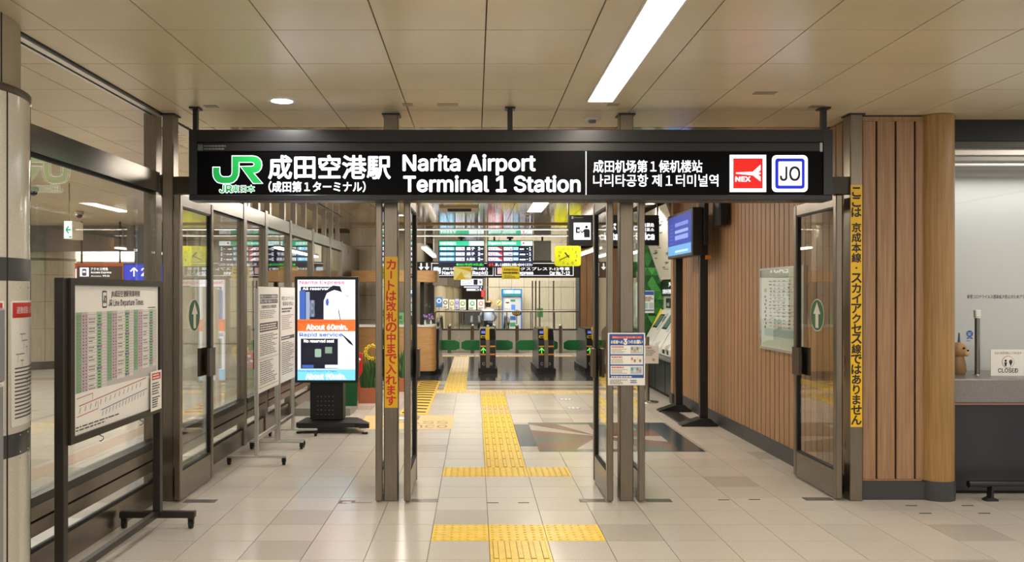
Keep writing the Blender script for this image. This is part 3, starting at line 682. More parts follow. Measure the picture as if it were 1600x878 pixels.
# ================================================================== VIDEO SCREEN
d = 10.15; t = thing('video_screen', 'tall lit advertising screen on a wheeled black pedestal', 'screen', (px(509, d), d, 0))
MB().box(px(460, d), px(559.5, d), d, d+.09, pz(598, d), pz(432, d), BLACK, .008).build('casing', t)
p = PP(d-.0005, .0012)
BG = lum('dfe6f2', 1.15); DK = lum('10142c', .6); CY_ = lum('74c4ea', 1.1); ORG = lum('f2632c', 1.15); PKT = lum('e05a7a', 1.0); GRY = lum('8fa0c0', .8); LBL = lum('3d62b8', .8); SW = lum('fbfcff', 1.35)
p.rect(465, 437, 555, 594, BG); p.text('Narita Express', 468, 445, 538, 438.5, PKT, 2, .02); p.rect(470, 448, 530, 500, DK, 2); p.text('All reserved', 473, 453, 515, 449, SW, 3, .02)
p.rect(468, 454, 477, 499, LBL, 3); p.rect(478, 456, 484, 499, GRY, 3); p.text("N'EX", 485, 494, 491, 470, GRY, 3, .02)
p.poly([(506, 500), (506, 470), (511, 458), (522, 453), (533, 456), (541, 470), (541, 500)], SW, 4); p.poly([(512, 452), (520, 446), (531, 447), (535, 457), (524, 453), (514, 456)], DK, 4); p.disc(511.5, 472, 2.6, LBL, 5, 6); p.line(529, 484, 532, 500, 1.5, DK, 5); p.poly([(538, 458), (545, 463), (543, 464)], GRY, 4)
p.rect(465, 499, 555, 517.5, ORG, 5); p.text('From Narita Airport to Tokyo', 467, 505, 530, 501, lum('9a2a18', .6), 6); p.text('About 60min.', 479, 515, 543, 507, SW, 6, .03)
p.text('Rapid service', 468, 527, 535, 520, LBL, 2, .02); p.poly([(531, 519), (548, 533), (553, 541), (545, 536)], DK, 2); p.rect(470, 529, 528, 576, DK, 2); p.text('No reserved seat', 475, 535, 522, 530.5, SW, 3, .02)
p.poly([(473, 565), (476, 545), (520, 540), (526, 565)], lum('1a2030', .4), 3); p.rrect(492, 545, 502, 558, 2, lum('8fae9c', .9), 4); p.rect(508, 542, 519, 552, lum('7f9a86', .8), 4); p.rect(472, 570, 490, 575, LBL, 3); p.rect(508, 570, 528, 575, SW, 3); p.poly([(528, 560), (548, 540), (550, 575), (530, 577)], lum('c8dcf4', 1.1), 3)
p.rect(465, 577, 555, 594, CY_, 5); p.text('From Narita Airport to Tokyo', 467, 581.5, 527, 578, LBL, 6); p.text('About 90min.', 478, 592, 540, 584, SW, 6, .03)
p.build('screen_image', t)
MB().box(px(482, d), px(534, d), d+.1, d+.3, .14, pz(598, d)+.1, BLACKM).build('pedestal', t)
hl = MB()
for r in range(5):
    for c in range(5): hl.cyl((px(494+c*6, d), d+.096, .42-r*.055), .007, .005, M('77777a', .3, .6), 'y', 8)
hl.build('vent_holes', t)['kind'] = 'stuff'
MB().prism([(px(466, d), d-.12), (px(556, d), d-.12), (px(580, 10.2), d-.18), (px(580, 10.2), d-.1), (px(552, d), d+.35), (px(470, d), d+.35)], 'z', .075, .13, BLACK).build('base_plate', t)
MB().box(px(468, d), px(540, d), d-.1, d+.33, .03, .075, BLACKM).build('base_box', t)
for a, yy in ((572, d-.12), (470, d-.08), (560, d+.3), (474, d+.3)):
    MB().cyl((px(a, d), yy, 0), .036, .02, BLACKM, n=14).cyl((px(a, d), yy, .02), .016, .06, CHROME, n=10).build('foot', t)
# ================================================================== POSTERS ON THE ROUND COLUMN
def curved(name, label, a0, a1, z0, z1, seed):
    t = thing(name, label, 'poster', (cx+.5, cy, z0)); n = 10
    def at(r, a): return (cx+r*math.cos(a), cy+r*math.sin(a))
    b = MB(); A = [math.radians(a0+(a1-a0)*i/n) for i in range(n+1)]
    b.prism([at(.5035, a) for a in A]+[at(.5005, a) for a in A[::-1]], 'z', z0, z1, PAPER).build('sheet', t)
    q = MB(); rr = random.Random(seed)
    def band(u0, u1, w0, w1, m, l=1):
        AA = [math.radians(a0+(a1-a0)*(u0+(u1-u0)*i/16)) for i in range(17)]; r = .5037+.0006*l
        q.add([(*at(r, a), w0) for a in AA]+[(*at(r, a), w1) for a in AA], [(i, i+1, 18+i, 17+i) for i in range(16)], m)
    band(.03, .97, z1-.09, z1-.01, M('c8352f'))
    vs, fs = glyphs(('避難経路 火災時', '피난 경로')[seed-3]); X1 = max(v[0] for v in vs)
    q.add([(*at(.5052, math.radians(a0+(a1-a0)*(.12+.7*v[0]/X1))), z1-.065+v[1]*.04) for v in vs], fs, W2)
    for i in range(9):
        u = rr.uniform(.1, .6); zz = z1-.18-i*.035; band(u, u+rr.uniform(.05, .3), zz, zz+.006, M('8a8683')); band(u+.05, u+.06, zz-.04, zz+.006, M('9a9693'))
    for i in range(14):
        zz = z0+.04+i*.02; band(.08, rr.uniform(.6, .92), zz, zz+.008, TX)
    q.build('print', t)
curved('wrapped_poster', 'white poster with red heading on the column, nearer the glass wall', -7, 33, .99, 1.65, 3)
curved('wrapped_poster', 'white poster with red heading on the column, at the picture edge', -48, -13, .99, 1.65, 4)
t = thing('grey_cabinet', 'grey metal cabinet edge at the left border in front of the column', 'cabinet', (-2.32, 3.9, 0))
GC = mat('grey_cabinet', hexc('8f9095'), .4, .3)
MB().box(-2.62, -2.226, 3.75, 3.95, .05, 1.26, GC, .01).build('body', t); MB().box(-2.62, -2.222, 3.745, 3.955, 1.27, 1.62, GC, .01).build('lid', t); MB().box(-2.6, -2.24, 3.77, 3.93, 0, .05, BLACKM).build('plinth', t); MB().box(-2.24, -2.221, 3.743, 3.752, 1.52, 1.58, WHITE).build('lock', t)
# ================================================================== RIGHT WALL: MAP, MONITOR STAND, SPEAKER
t = thing('area_map', 'framed white route map on the slatted wood wall', 'map', (3.11, 8.45, 1.12))
y0, y1, z0, z1 = 7.86, 9.03, 1.12, 1.93
MB().box(3.10, 3.122, y0, y1, z0, z1, PAPER).build('sheet', t)
f = MB()
for (a, b, c, e) in ((y0-.02, y1+.02, z1, z1+.025), (y0-.02, y1+.02, z0-.025, z0), (y0-.02, y0, z0, z1), (y1, y1+.02, z0, z1)): f.box(3.088, 3.122, a, b, c, e, ALU)
f.build('frame', t)
p = Print((3.10, y1, z0), (0, -1, 0), (0, 0, 1), .0008); wd = y1-y0; rr = random.Random(5)
p.rect(.02, .02, wd-.02, z1-z0-.02, M('dcdfd4')); p.rect(.1, .12, wd-.05, .2, M('a9c0bf'), 2); p.rect(.38, .2, .6, .3, M('a9c0bf'), 2); p.rect(.4, .22, .57, .25, M('d9a9a0'), 3)
p.rect(.1, .58, .17, .62, M('c08a50'), 3)
for i in range(9): p.rect(.1+(i % 2)*.03, .2+i*.04, .15+(i % 2)*.02, .225+i*.04, TXT, 3)
for i in range(11):
    y = .33+i*.04; a = .22+rr.random()*.2; p.line(a, y, a+.3+rr.random()*.4, y+rr.uniform(-.01, .02), .004, M(('a06a5a', '7a7670', '6a6a68')[i % 3]), 3)
for c in (.28, .4, .52, .66, .8, .95):
    p.line(c, .26, c+rr.uniform(-.03, .03), .7, .003, M('7f7b76'), 3)
    for i in range(14): p.rect(c-.02+rr.uniform(-.03, .03), .22+i*.036, c+rr.uniform(.01, .05), .228+i*.036+rr.random()*.008, M(('6a6662', '3f3c3a', '9a6a5a')[rr.randrange(3)]), 4)
for i in range(5): p.text(('Tokyo', 'Ueno', 'Chiba', 'Narita', 'Yokohama')[i], .3+i*.15, .3+.08*i, .38+i*.15, .325+.08*i, TXT, 5)
p.build('map_print', t)
MB().box(3.083, 3.0835, y0, y1, z0, z1, GLASS).build('cover_glass', t)
t = thing('monitor_stand', 'black floor stand carrying a blue-lit monitor by the wood wall', 'monitor', (2.95, 11.2, 0))
for y in (10.66, 11.95): MB().box(2.87, 2.97, y-.03, y+.03, .02, 2.75, BLACK, .004).build('upright', t)
for y in (10.66, 11.95): MB().prism([(2.62, .0), (3.08, .0), (3.08, .02), (2.98, .1), (2.86, .1), (2.62, .02)], 'y', y-.1, y+.1, BLACK).build('foot', t)
MB().box(2.64, 2.86, 10.7, 11.9, .005, .02, BLACK).build('base_sheet', t)
MB().box(2.75, 2.89, 10.56, 11.9, 2.17, 2.78, BLACK, .01).build('casing', t); MB().box(2.89, 2.94, 10.5, 10.75, 2.3, 2.85, BLACKM).build('bracket', t)
MB().box(2.93, 2.99, 10.56, 10.62, 2.12, 2.17, M('c77a2a')).build('clamp', t)
p = Print((2.75, 11.9, 2.17), (0, -1, 0), (0, 0, 1), .0015); wd = 1.34
p.rect(.04, .04, wd-.04, .57, lum('2a3fa8', .55)); p.rect(.04, .04, wd-.04, .17, lum('5f9fd8', .6), 2)
for (b0, b1, c, e) in ((.42, .47, '6d86d8', .6), (.33, .37, '8fa6e8', .6), (.24, .3, '7d96e0', .6), (.07, .1, 'a9d0f0', .6)): p.rect(.45, b0, 1.15, b1, lum(c, e), 3)
for i in range(6): p.rect(.1+.02*i, .2+i*.05, .35, .215+i*.05, lum('4a5fc8', .5), 3)
p.build('screen_image', t)
t = thing('wall_speaker', 'small black box speaker mounted high on the slatted wall', 'speaker', (3.05, 10.3, 2.5))
MB().box(2.98, 3.09, 10.15, 10.45, 2.52, 2.83, BLACKM, .01).build('cabinet', t); MB().box(3.09, 3.125, 10.25, 10.35, 2.62, 2.72, BLACK).build('bracket', t); MB().box(2.974, 2.98, 10.17, 10.43, 2.54, 2.81, BLACK).build('grille', t)
# ================================================================== RIGHT SERVICE COUNTER
t = thing('service_counter', 'service counter with thick grey granite top and dark front', 'counter', (5, 7.2, 0))
MB().box(3.93, 6.4, 6.96, 7.75, .77, .975, GRANITE, .012).build('worktop', t)
MB().box(3.9, 6.4, 7.02, 7.7, .03, .768, noise_mat('steel_dark', hexc('35343a'), hexc('45444a'), (1, 1, 1), 1.2, .35, metal=.5)).build('front', t)
MB().box(3.9, 6.4, 7.06, 7.66, 0, .03, BLACKM).build('plinth', t)
MB().box(3.93, 6.4, 6.99, 7.02, .755, .768, M('b58a72', .3, .4)).build('copper_edge', t)
rail = MB().tube([(4.02, 6.80, .135), (6.4, 6.80, .135)], .028, BLACK, 14); r0 = thing('foot_rail', 'black tubular foot rail on the floor before the granite counter', 'foot rail', (5, 6.8, 0)); rail.build('rail', r0)
for x in (4.2, 5.6): MB().prism([(x-.05, 0), (x+.05, 0), (x+.05, .015), (x+.012, .03), (x+.006, .12), (x-.006, .12), (x-.012, .03), (x-.05, .015)], 'y', 6.77, 6.83, BLACK).build('bracket', r0)
s = sroot('wall_counter', 'white back panel, dark fascia and shutter rails over the right counter', (5, 7.8, 0))
MB().box(3.7, 6.6, 7.02, 7.1, 2.97, CEIL, BLACKM).build('fascia', s); MB().box(3.7, 6.6, 7.04, 7.12, 2.92, 2.97, M('504b47')).build('fascia_base', s)
MB().box(3.9, 6.6, 7.06, 7.1, 2.86, 2.9, M('d8d2c4', .3, .3)).build('shutter_rail', s); MB().box(3.9, 6.6, 7.1, 7.14, 2.82, 2.85, M('8a857c', .3, .5)).build('shutter_rail', s); MB().box(3.9, 6.6, 7.08, 7.13, 2.775, 2.79, ALU).build('shutter_rail', s)
MB().box(3.7, 6.6, 7.95, 8.0, .5, CEIL, mat('roller_screen', hexc('d4d4d2'), .5)).build('screen', s)
MB().box(3.7, 3.95, 7.04, 7.95, 0, CEIL, M('4a443e')).build('side', s)
t = thing('covid_notice', 'single line of small black lettering on the clear screen over the counter', 'notice', (4.5, 7.5, 1.6))
d = 7.5; MB().box(3.96, 6.4, d, d+.004, .98, 2.8, ACRYL).build('clear_screen', t); p = PP(d, .0012); p.text('新型コロナウイルス感染拡大防止のためアク', 1511, 466.5, 1601, 460.5, INK, 1, .012); p.build('lettering', t)
t = thing('counter_post', 'slim steel post with a white head standing on the granite counter', 'post', (px(1527, 7.3), 7.3, .975)); X = px(1527, 7.3)
MB().cyl((X, 7.3, .975), .035, .008, CHROME).build('base', t); MB().cyl((X, 7.3, .983), .021, pz(497, 7.3)-.983, M('7d7a76', .3, .8)).build('tube', t)
MB().cyl((X, 7.3, pz(497, 7.3)), .026, .012, WHITE).box(X-.025, X+.025, 7.28, 7.32, pz(495, 7.3), pz(484, 7.3), WHITE, .006).build('head', t)
t = thing('closed_sign', 'small white CLOSED card standing on the granite counter', 'sign', (px(1573, 7.2), 7.2, .975)); d = 7.2
MB(Matrix.Translation((0, 0, 0))).box(px(1548, d), px(1600, d), d, d+.005, .976, pz(546, d), mat('acrylic_white', hexc('e6e4de'), .2)).build('card', t)
p = PP(d, .001); p.text('ただいま手引中にしております', 1554, 553.5, 1596, 549.5, INK, 1); p.disc(1575, 565.5, 9.5, M('a85a5a')); p.disc(1575, 565.5, 8.8, W2, 2); p.text('CLOSED', 1559.5, 582, 1590.5, 575.5, INK, 1, .01)
p.disc(1571, 563.5, 1.8, INK, 3); p.poly([(1569, 566), (1573, 566), (1572, 572), (1570, 572)], INK, 3); p.disc(1579, 564.5, 2.6, M('4a3a4a'), 3); p.poly([(1576.6, 566), (1581.4, 566), (1579, 572)], M('2f2f3f'), 3); p.build('print', t)
t = thing('tax_free_sticker', 'round blue sticker on the clear screen beside the steel post', 'sticker', (px(1515, 7.49), 7.49, 1.3)); d = 7.494
p = PP(d, .001); p.disc(1515, 521.5, 5.2, M('2a62ae'), 1); p.poly([(1511, 527), (1519, 527), (1520, 530), (1515, 528.5), (1510, 530)], M('2a62ae'), 1); p.lines(1512, 524.5, 1518, 519, 2, W2, 2, .5); p.lines(1510, 534, 1520, 531, 1, M('7a90b0'), 1); p.build('print', t)
t = thing('figurine', 'small brown animal figurine peeping out behind the wooden column', 'figurine', (px(1503, 7.35), 7.35, .975)); X = px(1495, 7.35)
MB().lathe((X, 7.35, .975), [(.06, 0), (.075, .03), (.07, .1), (.055, .16)], M('8a6a45')).build('body', t); MB().ball((X+.005, 7.34, 1.19), .07, M('a8814f'), 14, (1, .9, 1)).ball((X+.05, 7.3, 1.165), .03, M('c8a878'), 10).build('head', t)
MB().ball((X+.055, 7.275, 1.19), .008, BLACKM, 8).ball((X+.02, 7.275, 1.21), .009, BLACKM, 8).build('eye', t); MB().cyl((X+.02, 7.35, 1.24), .012, .1, M('5a6a7a'), r2=.006).build('horn', t)
# ================================================================== FLOOR MARKINGS
t = thing('hazard_mat', 'yellow floor mat with wavy black stripes before the staff counter', 'floor mat', (-.9, 13.8, 0))
MB().box(-1.05, -.66, 11.6, 16.05, 0, .004, mat('mat_yellow', hexc('d9b23a'), .45)).build('mat', t)
for i in range(13):
    y = 11.75+i*.33; b = MB(); pts = [(-1.02+.065*q, y+.05*math.sin(q*.9)+.02*q) for q in range(6)]
    b.tube([(a, c, .0045) for a, c in pts], .012, BLACKM, 4, [.013]*6).build('stripe', t)
t = thing('floor_sticker', 'pale yellow floor sticker with grey lettering left of the tactile path', 'floor sticker', (-.8, 10.9, 0))
MB().box(-1.5, -.285, 10.35, 11.5, 0, .003, mat('sticker_beige', hexc('d6b77c'), .4)).build('sheet', t)
p = Print((-1.5, 10.35, .003), (1, 0, 0), (0, 1, 0), .0006); GT = M('7d7668')
p.rect(.2, .75, .75, 1.12, GT); p.rect(.35, .82, .55, 1.02, W2, 2); p.text('PASS', .45, .42, 1.15, .66, GT); p.text('nco', .72, .1, 1.15, .32, GT); p.build('print', t)
for i, (a, b) in enumerate(((884, 624), (896, 637.5))):
    d = EYE*FOC/(b-458); X = px(a, d)
    t = thing('footprint_sticker', ('round floor sticker with footprints, farther from the entrance', 'round floor sticker with footprints, nearer the entrance')[i], 'floor sticker', (X, d, 0), 'round footprint stickers')
    MB().cyl((X, d, 0), .11, .003, M('8892a8')).build('disc', t); p = Print((X, d, .003), (1, 0, 0), (0, 1, 0), .0006); p.disc(0, 0, .085, W2); p.disc(-.03, 0, .02, M('5a6a90'), 2, .05); p.disc(.03, 0, .02, M('5a6a90'), 2, .05); p.build('print', t)
t = thing('red_floor_mark', 'small dark red floor mark left of the entrance post', 'floor sticker', (-.96, 6.75, 0))
p = Print((-1.1, 6.70, 0), (1, 0, 0), (0, 1, 0), .0015); RB = M('6e2a26')
for (a0, b0, a1, b1) in ((0, 0, .03, .1), (.03, .08, .13, .1), (.1, .02, .13, .08), (.03, 0, .07, .02), (.13, .02, .27, .04)): p.rect(a0, b0, a1, b1, RB)
p.build('mark', t)
PL = mat('floor_plate', hexc('77746f'), .25, .7)
for (a, b, y) in ((-2.36, -2.1, 6.78), (-.52, -.3, 6.8), (.85, 1.06, 6.8), (1.39, 1.6, 6.8), (2.7, 2.93, 6.85)):
    MB().box(a, b, y-.05, y+.05, 0, .002, PL).build('hinge_plate', floor)
for (a, b) in ((770, 785.5), (818, 785.5), (1131, 781), (1179, 780.5), (1424, 790), (1512, 790), (1446, 802), (1538, 802)):
    d = EYE*FOC/(b-458); MB().box(px(a, d)-.045, px(a, d)+.045, d-.008, d+.008, 0, .002, BLACKM).build('door_slot', floor)
# ================================================================== TICKET GATES
GATE_G = mat('gate_flap', hexc('1f8f4c'), .45); GS = mat('gate_side', hexc('87898b'), .3, .5); GB = mat('gate_black', hexc('17181a'), .3); GO = mat('gate_orange', hexc('e09a34'), .4); GYE = mat('gate_yellow', hexc('e8c832'), .4)
def gate(x0, x1, label, left=.41, right=.41, full=True):
    xm = (x0+x1)/2; t = thing('ticket_gate', label, 'ticket gate', (xm, 18.5, 0), 'automatic ticket gates')
    prof = [(17.62, .1), (17.62, .70), (17.72, .80), (17.85, .93), (18.9, .93), (19.4, .82), (19.4, .1)]
    MB().prism(prof, 'x', x0+.012, x1-.012, GB).build('body', t)
    for a, b in ((x0, x0+.012), (x1-.012, x1)): MB().prism([(17.66, .1), (17.66, .7), (17.85, .9), (18.9, .9), (19.36, .8), (19.36, .1)], 'x', a, b, GS).build('side_panel', t)
    MB().box(x0-.03, x1+.03, 17.56, 19.5, 0, .1, BLACKM).build('plinth', t)
    MB().box(x0-.02, x0+.03, 17.3, 17.56, .0, .03, BLACKM).build('floor_guide', t)
    if full:
        MB().box(xm-.04, xm+.04, 17.57, 17.66, .12, .7, STEEL).build('centre_strip', t); MB().box(xm-.05, xm+.035, 17.56, 17.75, .70, .96, GYE, .01).build('reader_post', t); MB().ball((xm, 17.66, .99), .03, WHITE, 10).build('indicator_lamp', t)
        xl = (x0+xm)/2-.01
        MB().box(x0+.02, xm-.05, 17.6, 17.64, .83, .9, BLACK).build('display', t); p = PP(17.6, .002); 
        p.mb.add([(x0+.03, 17.597, .84), (xm-.055, 17.597, .84), (xm-.055, 17.597, .89), (x0+.03, 17.597, .89)], [(0, 1, 2, 3)], lum('5a6ad0', 1.0)); p.build('display_image', t)
        MB().box(x0+.02, xm-.045, 17.58, 17.64, .74, .8, GYE, .008).build('card_reader', t); MB().box(x0+.035, xm-.06, 17.575, 17.585, .755, .785, BLACK).build('card_pad', t)
        pr = Print((xl-.06, 17.618, .42), (1, 0, 0), (0, 0, 1), .002); ar = lum('5fd84a', 1.3)
        pr.line(.06, 0, .06, .11, .018, ar); pr.line(.064, .115, .008, .055, .018, ar, 2); pr.line(.056, .115, .112, .055, .018, ar, 3); pr.build('green_arrow', t)
        for z in (.38, .55):
            for a, b in ((x0+.01, xm-.045), (xm+.045, x1-.01)): MB().cyl((a, 17.6, z+.015), .02, b-a, GO, 'x', 10).build('bumper', t)
        for a, c in ((x0+.08, 'C'), (x1-.1, 'D')):
            q = Print((a-.025, 17.618, .17), (1, 0, 0), (0, 0, 1), .002); q.text(c, 0, 0, .05, .06, M('b8b8b8'), 1, .01); q.build('letter', t)
    else:
        q = Print((x1-.1, 17.618, .2), (1, 0, 0), (0, 0, 1), .002); q.text('D', 0, 0, .05, .06, M('b8b8b8'), 1, .01); q.build('letter', t); MB().box(x0+.03, x1-.05, 17.75, 17.95, .93, .96, WHITE).build('ticket_slot', t)
    for s, ok in ((-1, left), (1, right)):
        if not ok: continue
        xx = x0 if s < 0 else x1; w_ = ok
        pts = [(xx, .40), (xx+s*(w_-.1), .40), (xx+s*w_, .44), (xx+s*w_, .58), (xx+s*(w_-.1), .63), (xx, .63)]
        MB().prism(pts, 'y', 18.86, 18.93, GATE_G).build('flap', t)
gate(-1.03, -.756, 'black ticket gate beside the wooden staff counter', 0, .41, False)
gate(.105, .445, 'black ticket gate with green arrow, just right of the tactile path')
gate(1.335, 1.675, 'black ticket gate with green arrow, third from the staff counter', .41, .2)
gate(2.35, 2.69, 'black ticket gate with green arrow, nearest the right wall', .34, 0)
for i, a in enumerate((702, 738, 772, 808, 876)):
    X = px(a, 23.6); t = thing('bollard', ('steel bollard behind the tactile path', 'steel bollard left of the second gate', 'steel bollard behind the second gate', 'steel bollard between second and third gates', 'steel bollard right of the third gate')[i], 'bollard', (X, 23.6, 0), 'steel bollards behind the gates')
    MB().cyl((X, 23.6, 0), .05, .76, STEEL, n=16).build('tube', t); MB().lathe((X, 23.6, .76), [(.05, 0), (.045, .025), (.02, .04)], CHROME, 16).build('cap', t)
# barrier wall with glass and handrail behind the gates
t = thing('glass_barrier', 'low white barrier with glass and steel handrail behind the gates', 'barrier', (.9, 24.2, 0))
for i in range(6): MB().box(-1.14+i*.69, -1.14+i*.69+.68, 24.1, 24.16, 0, .62, M('e6e4dc', .4)).build('panel', t)
MB().box(-1.16, 3.0, 24.08, 24.18, .62, .66, M('4a4641', .4, .4)).build('top_rail', t)
for i in range(6): MB().box(-1.14+i*.69, -1.14+i*.69+.68, 24.12, 24.132, .66, 1.15, ACRYL).build('pane', t)
for i in range(7): MB().cyl((-1.145+i*.69, 24.126, .66), .014, .5, STEEL, n=8).build('baluster', t)
MB().tube([(-1.16, 24.126, .66), (-1.16, 24.126, 1.1), (-1.1, 24.126, 1.16), (3.0, 24.126, 1.16)], .022, STEEL, 10).build('handrail', t)
# escalators
def escalator(x0, x1, label):
    t = thing('escalator', label, 'escalator', ((x0+x1)/2, 26, 0), 'escalators down to the platform')
    path = [(24.95, .1), (24.8, .3), (24.75, .55), (24.85, .8), (25.1, .92), (27.4, .92), (31, -1.15)]
    for x in (x0, x1):
        MB().tube([(x, a, b) for a, b in path], .045, BLACKM, 8).build('handrail', t)
        MB().prism([(25.0, .1), (24.9, .5), (25.15, .86), (27.4, .86), (30.9, -1.15), (30.9, -2.1), (27.4, 0.02), (25.0, .02)], 'x', x-.006, x+.006, ACRYL).build('balustrade', t)
        MB().prism([(25.0, .0), (25.0, .12), (27.4, .12), (31, -1.96), (31, -2.1), (27.4, 0)], 'x', x-.08, x+.08, M('2a2a2c', .3, .4)).build('skirt', t)
    for i in range(9):
        y = 27.3+i*.4; z = -.06-i*.23
        MB().box(x0+.09, x1-.09, y, y+.41, z-.23, z, M('5a5a5c', .4, .6)).build('step', t)
    MB().box(x0+.09, x1-.09, 25.0, 27.3, .0, .012, STEEL_H).build('landing_plate', t)
escalator(-1.1, -.1, 'escalator with black handrails left of the walking attendant')
escalator(.13, 1.0, 'escalator with black handrails carrying the walking attendant')
# ================================================================== PERSON
def skin_body(joints, edges, radii, name, parent, matfn):
    me = bpy.data.meshes.new(name); me.from_pydata(joints, edges, []); o = bpy.data.objects.new(name, me); COL.objects.link(o)
    m = o.modifiers.new('s', 'SKIN'); m.use_smooth_shade = True; ss = o.modifiers.new('d', 'SUBSURF'); ss.levels = ss.render_levels = 2
    for i, v in enumerate(me.skin_vertices[0].data): v.radius = radii[i]; v.use_root = (i == 0)
    dg = bpy.context.evaluated_depsgraph_get(); ev = o.evaluated_get(dg); nm = bpy.data.meshes.new_from_object(ev)
    bpy.data.objects.remove(o); nm.materials.clear(); ms = []
    for f in nm.polygons:
        mm = matfn(f.center)
        if mm not in ms: ms.append(mm); nm.materials.append(mm)
        f.material_index = ms.index(mm); f.use_smooth = True
    return link(name, nm, parent)
PX, PY, PZ = px(763, 28), 28.0, -.27
t = thing('person', 'person in pale shirt, dark trousers and cap, back turned, beyond the gates', 'person', (PX, PY, PZ))
J_ = [(0, 0, .95), (0, .05, 1.1), (0, .17, 1.27), (0, .25, 1.36), (0, .31, 1.43), (0, .36, 1.5), (0, .37, 1.56),
      (-.17, .23, 1.36), (-.27, .22, 1.18), (-.22, .38, 1.03), (-.17, .47, 1.02), (.17, .23, 1.36), (.27, .22, 1.18), (.22, .38, 1.03), (.17, .47, 1.02),
      (-.09, 0, .9), (-.10, .06, .5), (-.10, -.02, .1), (-.10, .1, .04), (.09, 0, .9), (.10, .02, .5), (.10, -.05, .1), (.10, .07, .04)]
E2 = [(0, 1), (1, 2), (2, 3), (3, 4), (4, 5), (5, 6), (3, 7), (7, 8), (8, 9), (9, 10), (3, 11), (11, 12), (12, 13), (13, 14), (0, 15), (15, 16), (16, 17), (17, 18), (0, 19), (19, 20), (20, 21), (21, 22)]
R2 = [(.15, .11), (.15, .11), (.17, .12), (.13, .09), (.055, .055), (.085, .1), (.08, .09)]+[(.065, .065), (.05, .05), (.04, .04), (.03, .03)]*2+[(.085, .09), (.065, .065), (.045, .045), (.04, .045)]*2
for s, hb in ((-1, 10), (1, 14)):
    for q in range(5):
        hx, hy, hz = J_[hb]; n0 = len(J_)
        if q < 4: J_ += [(hx+s*(.03-.02*q), hy+.05+.01*(q in (1, 2)), hz), (hx+s*(.03-.02*q), hy+.09, hz-.03)]
        else: J_ += [(hx-s*.05, hy+.02, hz), (hx-s*.06, hy+.05, hz-.01)]
        E2 += [(hb, n0), (n0, n0+1)]; R2 += [(.01, .01), (.008, .008)]
SH, TR, SK = M('8d99ae'), M('15161c'), M('b08468')
def pm(c):
    x, y, z = c.x-PX, c.y-PY, c.z-PZ
    if z < .1: return M('101012')
    if z < .9 or (z < 1.03 and y < .2 and abs(x) < .2): return TR
    if y > .43 and z < 1.1: return SK
    if z > 1.42 and y > .2: return SK
    return SH
skin_body([(a+PX, b+PY, c+PZ) for a, b, c in J_], E2, R2, 'body', t, pm)
MB().lathe((PX, PY+.36, PZ+1.575), [(.1, -.01), (.105, .03), (.13, .055), (.125, .07), (.03, .08)], M('23211f'), 18).box(PX-.08, PX+.08, PY+.42, PY+.52, PZ+1.57, PZ+1.585, M('101012')).build('cap', t)
MB().ball((PX, PY+.34, PZ+1.54), .098, M('1e1815'), 14, (1, .9, .75)).build('hair', t)
MB().box(PX-.16, PX+.16, PY-.13, PY-.1, PZ+1.0, PZ+1.04, BLACKM).build('belt', t)
